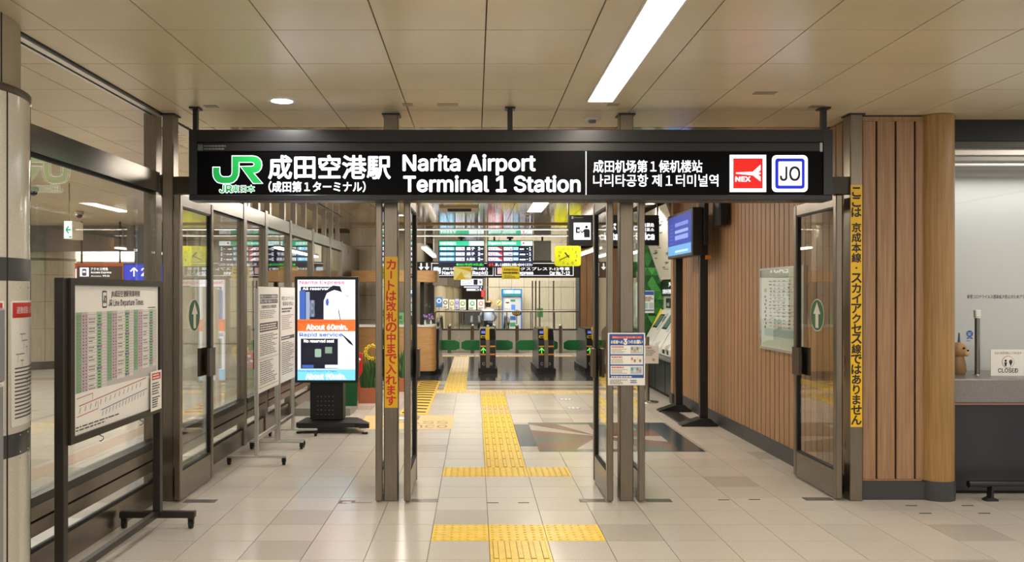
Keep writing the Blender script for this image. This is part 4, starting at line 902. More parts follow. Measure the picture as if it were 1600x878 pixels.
# ================================================================== DEPARTURE SCREENS, FASCIA, CLOCK
def board(x0, x1, label, kind):
    d = 21.9; t = thing('departure_screen', label, 'departure screen', (px((x0+x1)/2, d), d, 2.38), 'departure screens over the gates')
    MB().box(px(x0, d), px(x1, d), d, d+.08, pz(418, d), pz(375.5, d), BLACK).build('casing', t); xm = (x0+x1)/2
    MB().box(px(xm-2, d), px(xm+2, d), d+.02, d+.06, pz(375.5, d), CEIL-.001, BLACK).build('rod', t); MB().box(px(xm-5, d), px(xm+5, d), d, d+.08, CEIL-.03, CEIL-.002, BLACK).build('ceiling_plate', t)
    p = PP(d, .003); W = lum('eef4ff', 1.5); GR = lum('2fbf92', 1.1); NV = lum('0d1330', .35); CYN = lum('5fc6ee', 1.2); RE = lum('e02a3a', 1.1)
    p.rect(x0+1, 376.5, x1-1, 417, NV); p.rect(x0+1, 376.5, x1-1, 384, GR, 2)
    if kind == 0:
        p.text('●発車案内', x0+3, 382.6, x0+27, 378, W, 3, .02); p.rect(x1-24, 377, x1-1, 383.5, W, 3); p.text('成田空港', x1-22, 382.4, x1-4, 378.3, GR, 4)
    else:
        p.text('Departure Information', x0+3, 383, x0+45, 377.6, W, 3, .02); p.rect(x1-19, 377, x1-1, 383.5, W, 3); p.disc(x1-15, 380, 1.6, RE, 4)
    for r in range(3):
        y = 386+r*8.2
        p.rect(x0+1, y+6.4, x1-1, y+7.0, lum('4a5aa0', .5), 2)
        if kind == 0:
            p.rect(x0+2, y, x0+25, y+5, CYN, 2); p.text('快速 千葉', x0+4, y+4.5, x0+22, y+.5, W, 3, .02); p.rect(x0+27, y, x0+41, y+5, W, 2); p.text(('10:55', '11:35', '12:04')[r], x0+29, y+4.3, x0+39, y+.7, NV, 3, .02)
            p.text(('逗子', '逗子', '久里浜')[r], x0+44, y+4.8, x0+57, y+.2, W, 3, .02); p.text('2', x0+62, y+4.8, x0+65, y+.2, W, 3, .03); p.text('番線', x0+65.5, y+4.2, x0+70, y+1.4, W, 3)
        else:
            p.rect(x0+2, y, x0+24, y+5, W, 2); p.poly([(x0+16, y), (x0+24, y), (x0+24, y+5), (x0+19, y+2)], RE, 3); p.text("N'EX", x0+3, y+4.5, x0+14, y+.8, RE, 3, .02); p.rect(x0+26, y, x0+40, y+5, W, 2); p.text(('11:14', '11:44', '12:14')[r], x0+28, y+4.3, x0+38, y+.7, lum('2a3a9a', .6), 3, .02)
            p.rect(x0+41, y, x0+49, y+4.6, lum('9fd0f4', 1.2), 2); p.lines(x0+51, y+4.4, x0+61, y+2, 1, W, 2, .9); p.lines(x0+62, y+4, x0+65, y+1.5, 1, W, 2); p.text('1', x0+66, y+4.8, x0+68.5, y+.2, W, 3, .03)
    if kind == 0: p.text('●2021年3月19日(金)', x0+28, 415.8, x1-2, 411.2, lum('3fd84a', 1.3), 2, .01)
    else: p.text('ます。', x0+3, 415.8, x0+12, 411.2, lum('f03a2a', 1.2), 2, .02); p.text('詳しくは駅係員にお問い合わせください', x0+13, 415.8, x1-1, 411.2, W, 2, .01)
    p.build('screen_image', t)
board(685, 757, 'left departure screen with light blue rows above the gates', 0)
board(761, 833, 'right departure screen with red and white rows above the gates', 1)
d = 22.1; t = thing('blank_display', 'blank grey display right of the departure screens', 'display', (px(847, d), d, 2.4)); MB().box(px(834, d), px(861, d), d, d+.06, pz(407, d), pz(376, d), M('6f706e', .25, .2)).build('face', t); MB().box(px(833, d), px(862, d), d-.01, d+.07, pz(410, d), pz(407, d), BLACK).build('ledge', t); MB().box(px(846, d), px(849, d), d+.02, d+.04, pz(376, d), CEIL, BLACK).build('rod', t)
d = 22.5; t = thing('line_sign', 'long black lit sign band naming the train lines over the gates', 'sign', (px(770, d), d, 2.1))
MB().box(px(566, d), px(906, d), d, d+.12, pz(434, d), pz(409, d), BLACK).build('housing', t)
for xx in (-2.4, .5, 2.6): MB().box(xx, xx+.05, d+.03, d+.08, pz(409, d), CEIL, BLACK).build('rod', t)
p = PP(d, .003); W = lum('f2f4fa', 1.3)
def ro(a0, a1):
    for (u0, v0, u1, v1) in ((a0, 411, a1, 411.8), (a0, 430, a1, 430.8), (a0, 411, a0+.8, 430.8), (a1-.8, 411, a1, 430.8)): p.rect(u0, v0, u1, v1, W)
ro(674, 771); ro(773.5, 896); p.rrect(677, 417, 689, 428, 2, lum('cfdcee', 1.1)); p.rect(777, 417, 785, 428, lum('f0c0c4', 1.1))
p.text('成田線 (快速)', 691, 422.5, 762, 417.5, W, 2, .02); p.text('Narita Line (Rapid)', 691, 430, 762, 423.5, W, 2, .03)
p.text('成田エクスプレス', 787, 422.5, 855, 417.5, W, 2, .02); p.text('Narita Express', 787, 430.3, 833, 423.5, W, 2, .03); p.text('7-12号車', 858, 422.5, 890, 417.5, W, 2, .02); p.text('Car No.7-12', 859, 429.5, 890, 424, W, 2, .02)
for a in (658, 667): p.line(a, 411, a, 419, 2.2, W); p.poly([(a-4, 417), (a+4, 417), (a, 422)], W, 2)
p.disc(583, 421, 6, W); p.text('JR EAST', 592, 426, 640, 415, W, 2, .03)
p.build('lettering', t)
for i, (a, b) in enumerate(((709, 737), (784, 812))):
    d = 21.85; t = thing('hanging_notice', ('yellow and white paper notice hanging under the left departure screen', 'yellow Attention paper notice hanging under the right departure screen')[i], 'notice', (px(a, d), d, 2.0))
    MB().box(px(a, d), px(b, d), d, d+.006, pz(437-i, d), pz(416.5, d), M('e8d62a' if i else 'e6dc8a')).build('sheet', t); p = PP(d, .003)
    if i: p.text('Attention', a+3, 423, b-3, 419, M('8a5a1a'), 1, .02); p.lines(a+2, 428, b-2, 424.5, 1, M('4a4020'), 1, .7); p.lines(a+4, 435, b-4, 429, 3, M('8a7a30'), 1, .5)
    else:
        p.poly([(a, 418), (b, 418), (b, 425), (a+8, 419)], M('c8a820'), 1); p.poly([(a+3, 436), (a+12, 424), (a+18, 436)], M('d8b82a'), 1); p.poly([(a+14, 432), (b-2, 426), (b-1, 435)], M('f4f2ec'), 1)
    p.build('print', t)
d = 21.3; t = thing('wall_clock', 'yellow square clock with rounded corners hanging by the gates', 'clock', (px(887, d), d, 2.3))
cxp, cyp = 887.3, 400; hw = 20.3*d/FOC; hh = 15.8*d/FOC; X, Z = px(cxp, d), pz(cyp, d); r = .07; pts = []
for (sx, sz, t0) in ((1, -1, -90), (1, 1, 0), (-1, 1, 90), (-1, -1, 180)):
    for i in range(5): q = math.radians(t0+22.5*i); pts.append((X+sx*(hw-r)+r*math.cos(q), Z+sz*(hh-r)+r*math.sin(q)))
MB().prism(pts, 'y', d, d+.1, lum('d2d814', .3)).build('face', t); MB().box(X-.02, X+.02, d+.03, d+.07, Z+hh, CEIL, BLACK).build('rod', t)
p = PP(d, .003); K = M('1a1a10')
for n_ in range(1, 13):
    q = math.radians(n_*30); rr_ = 12.3 if n_ not in (1, 2, 4, 5, 7, 8, 10, 11) else 12.8; a, b = cxp+rr_*1.12*math.sin(q), cyp-rr_*.98*math.cos(q); p.text(str(n_), a-(2.4 if n_ > 9 else 1.2), b+1.9, a+(2.4 if n_ > 9 else 1.2), b-1.9, K, 1)
def hand(ang, ln, wd, nm):
    q = math.radians(ang); h = PP(d, .004); h.line(cxp-3*math.sin(q), cyp+3*math.cos(q), cxp+ln*math.sin(q), cyp-ln*math.cos(q), wd, K, 2); h.build(nm, t)
hand(320, 7.5, 1.9, 'hour_hand'); hand(244, 13, 1.2, 'minute_hand'); p.build('numerals', t)
# ticket sign with pictogram
d = 12.5; t = thing('ticket_sign', 'black hanging ticket machine sign with white pictogram', 'sign', (px(960, d), d, 2.5))
MB().box(px(889, d), px(1030, d), d, d+.14, pz(383, d), pz(336, d), BLACK).build('housing', t)
for a in (888, 1028): MB().box(px(a, d), px(a+2, d), d+.05, d+.09, pz(383 if a == 888 else 336, d), CEIL, BLACK).build('rod', t)
p = PP(d, .003); NV = M('15152a'); p.rect(896.5, 348, 923, 374.5, W); p.rect(899.3, 351.5, 906, 364, NV, 2); p.rect(899.3, 351.2, 906, 355, lum('b8bcc8', 1), 3); p.rect(902, 358.5, 905, 361.5, W, 3); p.disc(916.3, 354.6, 2.3, NV, 2); p.poly([(911.8, 359.3), (913.5, 357.8), (919.6, 357.8), (921.6, 360), (921.6, 371), (912.6, 371)], NV, 2); p.line(912.6, 360, 908.6, 363.8, 1.9, NV, 2); p.line(908.9, 363.6, 906.9, 359.8, 1.6, NV, 2)
p.text('きっぷ・Suica', 928, 360, 1000, 348, W, 1, .02); p.text('售票处', 1004, 354.5, 1022, 348.5, W, 1, .02); p.text('매표소', 1004, 361.5, 1022, 356, W, 1, .02); p.text('Tickets and Suica', 927, 374.5, 1022, 363.5, W, 1, .03); p.rect(893, 338, 896, 342, M('8a9a8a')); p.lines(897, 341.5, 915, 338.5, 1, M('6a6a68')); p.build('lettering', t)
# ================================================================== TICKET MACHINES
gw = sroot('wall_green', 'green wall of triangular facets beside the ticket machines', (3.0, 15.15, 0)); MB().box(2.62, 3.7, 15.16, 15.25, 0, CEIL, M('123a1e')).build('backing', gw)
rr = random.Random(11); sh = [M(c, .4) for c in ('1c5a2a', '27702f', '34853a', '4a9a44', '174a24')]
for j in range(19):
    for i in range(12):
        x = 2.62+i*.085; z_ = .25+j*.147; up = (i+j) % 2
        pts = [(x, z_), (x+.166, z_), (x+.083, z_+.143)] if up else [(x, z_+.143), (x+.083, z_), (x+.166, z_+.143)]
        if x+.166 > 3.62: continue
        MB().prism(pts, 'y', 15.13+rr.random()*.012, 15.16, rr.choice(sh)).build('facet', gw)
aw = sroot('wall_alcove', 'white back wall and black title band above the ticket machines', (3.45, 14, 0))
MB().box(3.42, 3.6, 12.86, 15.13, 0, 1.64, M('d2cfc6', .4)).build('white_panel', aw); MB().box(3.38, 3.6, 12.86, 15.13, 1.64, 1.92, BLACK).build('title_band', aw); MB().box(3.5, 3.6, 12.86, 15.13, 1.92, CEIL, M('8a8478')).build('upper_wall', aw)
p = Print((3.38, 15.1, 1.64), (0, -1, 0), (0, 0, 1), .002); p.text('JR line きっぷ', .55, .16, 1.6, .25, W); p.text('自動券売機 Ticket machines', .1, .04, 1.6, .12, W); p.build('lettering', aw)
t = thing('fare_map', 'large slanted white fare map above the ticket machines', 'map', (3.2, 14, 1.9))
MB().prism([(3.37, 1.93), (2.96, 3.08), (2.99, 3.1), (3.42, 1.94)], 'y', 12.9, 15.1, WHITE).build('board', t)
sl_ = Vector((2.96-3.37, 0, 3.08-1.93)); L_ = sl_.length
p = Print((3.37, 15.1, 1.93), (0, -1, 0), sl_, .002); p.rect(.04, .04, 2.16, L_-.04, M('dedbd0'))
for i in range(26):
    a, b = rr.uniform(.1, 2.0), rr.uniform(.1, L_-.15); 
    if i % 3: p.line(a, b, a+rr.uniform(.1, .4), b+rr.uniform(-.02, .03), .012, M(('8a5a4a', '5a5a5a', '4a4a48')[i % 3]), 2)
    for q in range(3): p.rect(a+q*.07, b+.02, a+q*.07+.05, b+.04, M('3a3836'), 2)
p.build('map_print', t)
fmn = MB()
for y in (12.88, 15.1): fmn.prism([(3.36, 1.9), (2.94, 3.1), (2.97, 3.11), (3.41, 1.9)], 'y', y, y+.02, ALU)
fmn.build('frame_end', t)
MW = mat('machine_white', hexc('d9d8d4'), .3)
for i in range(3):
    y0 = 14.36-i*.74; y1 = y0+.7; ym = (y0+y1)/2
    t = thing('ticket_machine', ('white ticket machine beside the green wall with yellow side strip', 'middle white ticket machine of the row', 'white ticket machine nearest the monitor stand')[i], 'ticket machine', (3.2, ym, 0), 'ticket machines in the alcove')
    MB().prism([(3.08, .66), (3.03, .70), (3.03, .80), (3.09, .9), (3.13, .98), (3.4, 1.40), (3.42, 1.40), (3.42, .66)], 'y', y0, y1, MW).build('body', t)
    MB().box(3.1, 3.42, y0, y1, .06, .62, M('34363a', .35)).build('base', t); MB().box(3.14, 3.42, y0, y1, 0, .06, BLACKM).build('plinth', t); MB().box(3.0, 3.42, y0-.02, y1+.02, .62, .66, M('a9aaac', .3, .6)).build('ledge', t)
    n_ = Vector((-(1.40-.98), 0, .27)).normalized(); u = Vector((0, -1, 0)); v = Vector((.27, 0, .42)).normalized()
    p = Print(Vector((3.13, y1, .98)), u, v, .003); p.rect(.05, .12, .4, .4, M('27302e', .15)); p.rect(.08, .15, .37, .37, lum('3a5a50', .4), 2); p.rect(.45, .08, .62, .42, M('b8bab8'), 1); p.rect(.48, .25, .6, .36, M('55605a'), 2); p.build('screen', t)
    p = Print(Vector((3.03, y1, .70)), u, (0, 0, 1), .003); p.rect(.1, .02, .25, .09, M('1c1c1e')); p.rect(.4, .02, .52, .08, M('3a3a3c')); p.build('slot', t)
    MB().prism([(3.03, .8), (3.09, .9), (3.0, .86), (2.98, .8)], 'y', ym-.12, ym+.12, MW).build('tray', t)
    MB().box(3.405, 3.42, ym-.16, ym+.16, 1.43, 1.6, M('2c302e', .2)).box(3.402, 3.405, ym-.1, ym+.1, 1.46, 1.52, M('8a9a90')).build('upper_window', t)
    if i == 0: MB().prism([(3.06, .82), (3.10, .82), (3.40, 1.38), (3.36, 1.41)], 'y', y1+.001, y1+.04, M('e8d21a')).build('yellow_strip', t)
t = thing('stanchion_sign', 'slim steel stanchion holding a white paper sign before the ticket machines', 'stanchion', (2.68, 12.96, 0))
MB().lathe((2.68, 12.96, 0), [(.17, 0), (.17, .012), (.03, .03)], CHROME).build('base', t); MB().cyl((2.68, 12.96, .03), .03, .98, STEEL).build('pole', t); MB().box(2.63, 2.84, 12.9, 12.93, pz(568, 12.9), pz(540, 12.9), PAPER).build('sheet', t)
p = PP(12.9, .002); p.text('ご案内', 1009, 545, 1018, 542, M('b04a3a'), 1, .02); p.lines(1009, 556, 1025, 546, 4, TX, 1, .4); p.disc(1021, 562, 2, M('c89a7a')); p.build('print', t)
MB().box(2.655, 2.705, 12.93, 12.95, pz(560, 12.9), pz(548, 12.9), ALU).build('clip', t)
t = thing('info_poster', 'blue topped white poster on the green wall', 'poster', (px(1012, 15.1), 15.1, 1.3)); d = 15.1
MB().box(px(1003, d), px(1022, d), d, d+.02, pz(489, d), pz(454, d), PAPER).build('sheet', t); p = PP(d, .002); p.rect(1004, 455, 1021.5, 461, M('3a5aa8')); p.lines(1005, 471, 1021, 463, 3, TX, 1, .6); p.rect(1005, 473, 1012, 482, M('9fc4c0')); p.rect(1014, 473, 1021, 482, M('b8c4c8')); p.rect(1004, 483.5, 1021.5, 486, M('5a8ac0')); p.build('print', t)
# ================================================================== STAFF COUNTER WITH CANOPY
def rounded(x0, x1, y0, y1, r):
    pts = [(x0, y0)]+[(x1-r+r*math.sin(math.radians(q)), y0+r-r*math.cos(math.radians(q))) for q in range(0, 91, 15)]+[(x1, y1), (x0, y1)]
    return pts
t = thing('staff_counter', 'rounded wooden staff counter with wooden canopy left of the gates', 'counter', (-1.6, 17.5, 0))
MB().prism(rounded(-2.5, -.81, 17.0, 17.54, .16), 'z', .1, 1.0, WOODC, True).build('body', t); MB().prism(rounded(-2.5, -.83, 17.03, 17.54, .15), 'z', 0, .1, BLACKM).build('plinth', t); MB().prism(rounded(-2.5, -.80, 16.98, 17.54, .17), 'z', 1.0, 1.04, WHITE).build('worktop', t)
MB().prism(rounded(-2.5, -.77, 16.9, 17.9, .2), 'z', 1.92, 2.15, WOODC, True).build('canopy', t); MB().box(-1.13, -1.05, 17.2, 17.28, 1.04, 1.92, BLACKM).build('post', t); MB().box(-2.46, -2.4, 17.2, 17.28, 1.04, 1.92, BLACKM).build('post', t)
MB().box(-2.4, -1.13, 17.22, 17.23, 1.1, 1.92, ACRYL).build('clear_screen', t); MB().prism([(-1.04, 17.22), (-.9, 17.3), (-.86, 17.5), (-.85, 17.5), (-.89, 17.29), (-1.04, 17.21)], 'z', 1.06, 1.92, ACRYL).build('clear_screen', t)
for i, (a, c) in enumerate(((-1.02, '6a3a9a'), (-.9, '8a4ab0'))):
    t = thing('flower_vase', ('left small vase of purple flowers on the staff counter', 'right small vase of purple flowers on the staff counter')[i], 'vase', (a, 17.1, 1.04))
    MB().lathe((a, 17.1, 1.04), [(.02, 0), (.025, .04), (.015, .09), (.02, .1)], M('cfd8d8', .1), 12).build('vase', t); b = MB(); rr = random.Random(i)
    for q in range(9): b.ball((a+rr.uniform(-.05, .05), 17.1+rr.uniform(-.04, .04), 1.17+rr.uniform(0, .1)), .022, M(('b9a0d8', c)[q % 2]), 6)
    b.build('blossoms', t)
t = thing('green_notice', 'pale green paper notice with black writing inside the staff window', 'notice', (px(627, 17.4), 17.4, 1.1)); d = 17.4; MB().box(px(621, d), px(631, d), d, d+.005, pz(536, d), pz(488, d), M('8fd88a')).build('sheet', t); p = PP(d, .002); p.vtext('案内所です', 623, 533, 629, 492, INK, 1); p.build('lettering', t)
t = thing('side_cabinet', 'small dark steel cabinet in front of the staff counter', 'cabinet', (px(650, 15.6), 15.7, 0)); MB().box(-1.28, -1.08, 15.6, 15.95, .04, .63, M('4a423a', .3, .5)).build('body', t); MB().box(-1.3, -1.06, 15.58, 15.97, .63, .66, STEEL_H).build('top', t); MB().box(-1.26, -1.1, 15.62, 15.93, 0, .04, BLACKM).build('plinth', t)
# office back: round clad column, wall
oc = sroot('wall_round_column', 'round pale clad column with ring joints behind the staff canopy', (-2.35, 19.2, 0))
for j in range(6): MB().cyl((-2.35, 19.2, .55*j), .52, .54, BEIGE, n=36).build('cladding', oc)
MB().cyl((-2.35, 19.2, 0), .51, CEIL, M('5a5044'), n=36).build('core', oc)
ow = sroot('wall_office', 'pale office wall behind the staff counter', (-2.3, 20.4, 0)); MB().box(-4.8, -1.5, 20.3, 20.4, 0, CEIL, BEIGE).build('plaster', ow); MB().box(-2.75, -2.6, 16.2, 20.3, 0, 2.67, STEEL).build('end_post', ow)
# light bars beside the gates
for i, (x, z_, y0, y1, l_) in enumerate(((2.78, 2.68, 18.6, 22.3, 'white light bar along the brown wall by the clock'), (-1.06, 2.62, 17.4, 21.8, 'white light bar left of the departure screens'))):
    t = thing('light_bar', l_, 'light bar', (x, y0, z_)); MB().box(x-.05, x+.05, y0, y1, z_, z_+.04, lum('fff8ea', 5)).build('tube', t); MB().box(x-.06, x+.06, y0, y1, z_+.04, z_+.08, WHITE).build('housing', t)
    for yy in (y0+.3, y1-.3): MB().box(x-.012, x+.012, yy-.012, yy+.012, z_+.08, CEIL-.003, ALU).build('rod', t)
# ================================================================== PLANTERS AND DECORATION BEHIND THE SCREEN
def planter(x, y, label, flowers, seed):
    t = thing('planter', label, 'planter', (x, y, 0), 'terracotta planters'); rr = random.Random(seed); TC = M('a8613f', .6)
    MB().prism([(-.15, 0), (.15, 0), (.18, .2), (.19, .2), (.19, .23), (-.19, .23), (-.19, .2), (-.18, .2)], 'y', -.1, .1, TC); b = MB(Matrix.Translation((x, y, 0))); b.prism([(-.15, 0), (.15, 0), (.18, .2), (.19, .2), (.19, .23), (-.19, .23), (-.19, .2), (-.18, .2)], 'y', -.1, .1, TC).build('trough', t)
    b = MB()
    for i in range(46):
        a = x+rr.uniform(-.15, .15); c = y+rr.uniform(-.07, .07); h = rr.uniform(.38, .62); lx, ly = rr.uniform(-.1, .1), rr.uniform(-.1, .1); w_ = .011
        pts = [Vector((a, c, .21)), Vector((a+lx*.4, c+ly*.4, .21+h*.6)), Vector((a+lx, c+ly, .21+h))]
        b.add([tuple(pts[0]+Vector((-w_, 0, 0))), tuple(pts[0]+Vector((w_, 0, 0))), tuple(pts[1]+Vector((w_, .005, 0))), tuple(pts[1]+Vector((-w_, .005, 0))), tuple(pts[2])], [(0, 1, 2, 3), (3, 2, 4)], M(('2c5a2a', '3f7a35', '23491f')[i % 3]))
    o = b.build('leaves', t); o['kind'] = 'stuff'
    if flowers:
        for i in range(12):
            q = i*math.pi/6; b = MB(); X, Z = x+.08+.11*math.cos(q), .78+.1*math.sin(q)
            for k in range(5): b.ball((X+.018*math.cos(k*1.256), y-.02, Z+.018*math.sin(k*1.256)), .014, M('e0c228'), 6)
            b.ball((X, y-.03, Z), .01, M('a8801a'), 6); b.build('flower', t)
planter(-1.66, 12.9, 'terracotta planter of tall leaves with yellow flowers behind the video screen', True, 1)
planter(-1.28, 14.4, 'terracotta planter of tall leaves seen through the door glass', False, 2)
t = thing('red_decoration', 'red rounded decoration with white and purple flowers beside the planter', 'decoration', (-1.86, 12.6, 0))
pts = [(-2.0, .12), (-1.8, .12), (-1.74, .25), (-1.76, .4), (-1.7, .5), (-1.7, .78), (-1.9, .8), (-1.92, .5), (-1.98, .35)]
MB().prism(pts, 'y', 12.58, 12.66, M('c02a22', .4)).build('panel', t); MB().box(-1.98, -1.8, 12.54, 12.72, 0, .12, M('5a5450', .5)).build('foot', t)
for i in range(7):
    q = i*.9; MB().ball((-1.79+.05*math.cos(q), 12.56, .69+.05*math.sin(q)), .022, M(('ece6f2', '7a5ab8')[i % 2]), 8).build('flower', t)
t = thing('glass_ledge', 'low grey ledge with dark green board behind the video screen', 'ledge', (-1.95, 11.9, 0)); MB().box(-2.5, -1.72, 11.5, 12.3, 0, .1, M('8a8780', .3)).build('ledge', t); MB().prism([(11.75, .1), (11.8, .1), (11.95, .62), (11.9, .62)], 'x', -2.1, -1.66, M('1f4a2c', .25)).build('board', t)
# ================================================================== HALL BEYOND THE GATES
d = 30.0; t = thing('cash_machine', 'blue topped cash machine against the far wall', 'cash machine', (px(800, d), d, 0))
MB().box(px(785, d), px(815, d), d, d+.7, 0, pz(463, d), M('b9bfc2', .3)).build('body', t); MB().box(px(784.5, d), px(815.5, d), d-.05, d+.7, pz(463, d), pz(451.5, d), M('1a5ca8')).build('header', t); MB().box(px(784.5, d), px(786, d), d-.04, d, 0, pz(463, d), M('1a5ca8')).build('edge', t); MB().box(px(814, d), px(815.5, d), d-.04, d, 0, pz(463, d), M('1a5ca8')).build('edge', t)
p = PP(d-.05, .005); p.rect(786, 453, 814, 459, lum('2aa0e8', 1.2)); p.text('VIEW', 788, 458, 802, 453.6, lum('f4fbff', 1.5), 2, .04); p.text('ATM', 804, 458, 812, 454, lum('f4fbff', 1.5), 2, .04); p.rect(786, 460, 814, 462, M('2a8a6a')); p.build('lettering', t)
p = PP(d, .005); p.rect(799, 476, 805, 484, lum('3a6ac8', 1)); p.rect(798, 468, 805, 471, M('4a7a5a')); p.disc(793, 470, 4, M('d6d4cc')); p.rect(788, 472, 797, 482, M('c9cac6')); p.rect(797, 494, 806, 500, M('2a5aa0')); p.rect(797, 504, 806, 510, M('3a8a5a')); p.build('controls', t)
def hang(y, a0, a1, b0, b1, lab):
    t = thing('corridor_sign', lab, 'sign', (px((a0+a1)/2, y), y, pz(b1, y)), 'hanging corridor signs'); MB().box(px(a0, y), px(a1, y), y, y+.1, pz(b1, y), pz(b0, y), BLACK).build('housing', t); p = PP(y, .005); p.rect(a0+1, b0+.7, a1-1, b1-.7, lum('d8dcee', 1.3)); wd = a1-a0; p.text('出口 Exit', a0+3, b1-2, a0+wd*.5, b0+2, NV, 2); p.rect(a0+wd*.58, b0+1.5, a0+wd*.76, b1-1.5, NV, 2); m_ = (b0+b1)/2; p.line(a0+wd*.8, m_, a1-3, m_, 1, NV, 2); p.line(a1-6, m_-2.5, a1-3, m_, 1, NV, 2); p.line(a1-6, m_+2.5, a1-3, m_, 1, NV, 2); p.build('lettering', t)
    for a in (a0+3, a1-4): MB().box(px(a, y), px(a+1, y), y+.04, y+.06, pz(b0, y), 4.5, BLACK).build('rod', t)
hang(33, 719, 755, 435, 446.5, 'nearest white lit exit sign in the far corridor'); hang(37, 724, 754, 446.8, 450, 'middle white lit exit sign in the far corridor'); hang(41, 728, 753, 450.2, 455, 'farthest white lit exit sign in the far corridor')
for i, (a, y) in enumerate(((688, 33), (701, 38), (710, 43), (716, 48))):
    X = px(a, y); q = sroot('wall_corridor_column', 'pale round column in the far corridor', (X, y, 0)); MB().cyl((X, y, 0), .24, 2.0, M('c8bda0', .4), n=20).build('shaft', q); MB().box(X-.28, X+.28, y-.28, y+.28, 2.0, 4.5, M('7a7264', .4)).build('box', q)
for i, (a0, a1, b0, b1, c, lab) in enumerate(((681, 691, 464, 480, '3a78b8', 'blue and white poster at the left of the far poster row'), (692, 700, 467, 482, 'd8d2c8', 'pale poster second in the far poster row'), (702, 710, 468, 484, 'd2c9b0', 'poster with olive circle, third in the far row'), (711, 717, 467, 483, 'b8b4d0', 'narrow lilac poster in the far row'), (718, 728, 468, 484, 'd8d4c4', 'poster with green circle in the far row'), (732, 744, 468, 484, 'd0d4c8', 'wide poster with teal marks in the far row'), (746, 757, 468, 484, 'dcd2cc', 'pale pink poster at the right of the far row'))):
    d = 29.7; t = thing('far_poster', lab, 'poster', (px(a0, d), d, .9), 'posters on the far glass'); MB().box(px(a0, d), px(a1, d), d, d+.02, pz(b1, d), pz(b0, d), M(c)).build('sheet', t); MB().box(px((a0+a1)/2-.4, d), px((a0+a1)/2+.4, d), d+.02, d+.04, 0, pz(b1, d)+.1, STEEL).build('pole', t); p = PP(d, .004)
    m_ = (a0+a1)/2; p.disc(m_, (b0+b1)/2-2, min(3.6, (a1-a0)*.4), M(('e8eef4', '2a2a30', '8a8a4a', '5a5ab0', '6a9a4a', '4a9a90', 'c86a5a')[i])); p.disc(m_, (b0+b1)/2-2, min(2.2, (a1-a0)*.25), M(c), 2); p.lines(a0+1, b1-1, a1-1, b1-4, 2, M('6a6662')); p.build('print', t)
for i, (a, c) in enumerate(((765.5, 'd89a3a'), (779.5, 'e0c050'))):
    d = 29.6; t = thing('round_sign', ('orange round sign on the glass behind the attendant', 'yellow round sign on the glass right of the attendant')[i], 'sign', (px(a, d), d, 1.2)); MB().cyl((px(a, d), d, pz(473, d)), .11, .02, M(c), 'y', 20).build('disc', t); MB().box(px(a-.4, d), px(a+.4, d), d+.02, d+.04, 0, pz(473, d), STEEL).build('pole', t); p = PP(d, .004); p.disc(a, 473, 2.6, W2); p.line(a-2, 475, a+2, 471, 1.4, M('5a3a2a'), 2); p.build('print', t)
d = 30.5; t = thing('red_banner', 'small red vertical banner at the corridor corner', 'banner', (px(755, d), d, 1.5)); MB().box(px(752, d), px(757.5, d), d, d+.02, pz(464, d), pz(453, d), M('c8313a')).build('cloth', t); MB().box(px(757, d), px(757.6, d), d, d+.02, 0, pz(453, d), STEEL).build('pole', t)
d = 25.2; t = thing('caution_sign', 'yellow and black oval caution sign on a slim pole behind the gates', 'sign', (px(807.5, d), d, 0)); MB().cyl((px(807.5, d), d+.03, 0), .012, pz(490, d), STEEL, n=8).build('pole', t); MB().cyl((px(807.5, d), d+.03, 0), .12, .02, BLACKM).build('base', t); p = PP(d+.02, .004); pts_ = [(px(807.5, d)+.145*math.cos(q*.26), pz(489, d)+.09*math.sin(q*.26)) for q in range(24)]; MB().prism(pts_, 'y', d+.01, d+.03, M('1a1a16')).build('plate', t)
p = PP(d+.01, .003); [p.line(801+i*3, 492, 804+i*3, 486, 1.6, M('e0b832')) for i in range(4)]; p.build('stripes', t)
d = 29.0; t = thing('green_box', 'green box mounted on a steel stand by the far glass', 'box', (px(844, d), d, 0)); MB().box(px(839.5, d), px(848.5, d), d, d+.15, pz(495.5, d), pz(481.5, d), M('2f7a3a')).build('box', t); MB().box(px(843, d), px(845, d), d+.05, d+.1, 0, pz(495, d), STEEL).build('stand', t)
t = thing('glass_enclosure', 'steel framed glass enclosure right of the far cash machine', 'enclosure', (2.4, 27, 0)); d = 27.5
for a in (831, 836, 842, 864): MB().box(px(a, d), px(a+2, d), d, d+.06, 0, 2.1, STEEL).build('post', t)
MB().box(px(841, d), px(900, d), d+.02, d+.03, 0, 2.1, GLASS).build('pane', t); MB().box(px(900, d), px(908, d), d-2, d+.1, 0, 2.3, BLACKM).build('dark_post', t)
for b in (441, 447, 460, 479, 499): pass
# ================================================================== CONCOURSE BEHIND THE LEFT GLASS
d = 11.0; X = px(106, d); t = thing('exit_sign', 'small lit white exit sign with green arrow behind the left glass', 'exit sign', (X, d, 2.4))
MB().box(X-.06, X+.06, d, d+.3, pz(373, d), pz(345, d), M('b5ada0')).build('case', t); MB().cyl((px(102.5, d), d+.1, pz(345, d)), .008, CEIL-pz(345, d), M('8a8478'), n=8).build('rod', t)
p = PP(d, .002); p.rect(100.5, 345.5, 112.5, 372.5, lum('dff2e8', 1.4)); G_ = lum('14a070', .9); p.line(103.5, 359, 111, 359, 2.2, G_, 2); p.line(103.5, 359, 107.5, 353.5, 2.2, G_, 2); p.line(103.5, 359, 107.5, 364.5, 2.2, G_, 2); p.rect(108, 369, 112, 371.5, G_, 2); p.build('arrow', t)
d = 17.0; t = thing('platform_sign', 'orange framed train sign beside a blue platform number sign behind glass', 'sign', (px(155, d), d, 1.95))
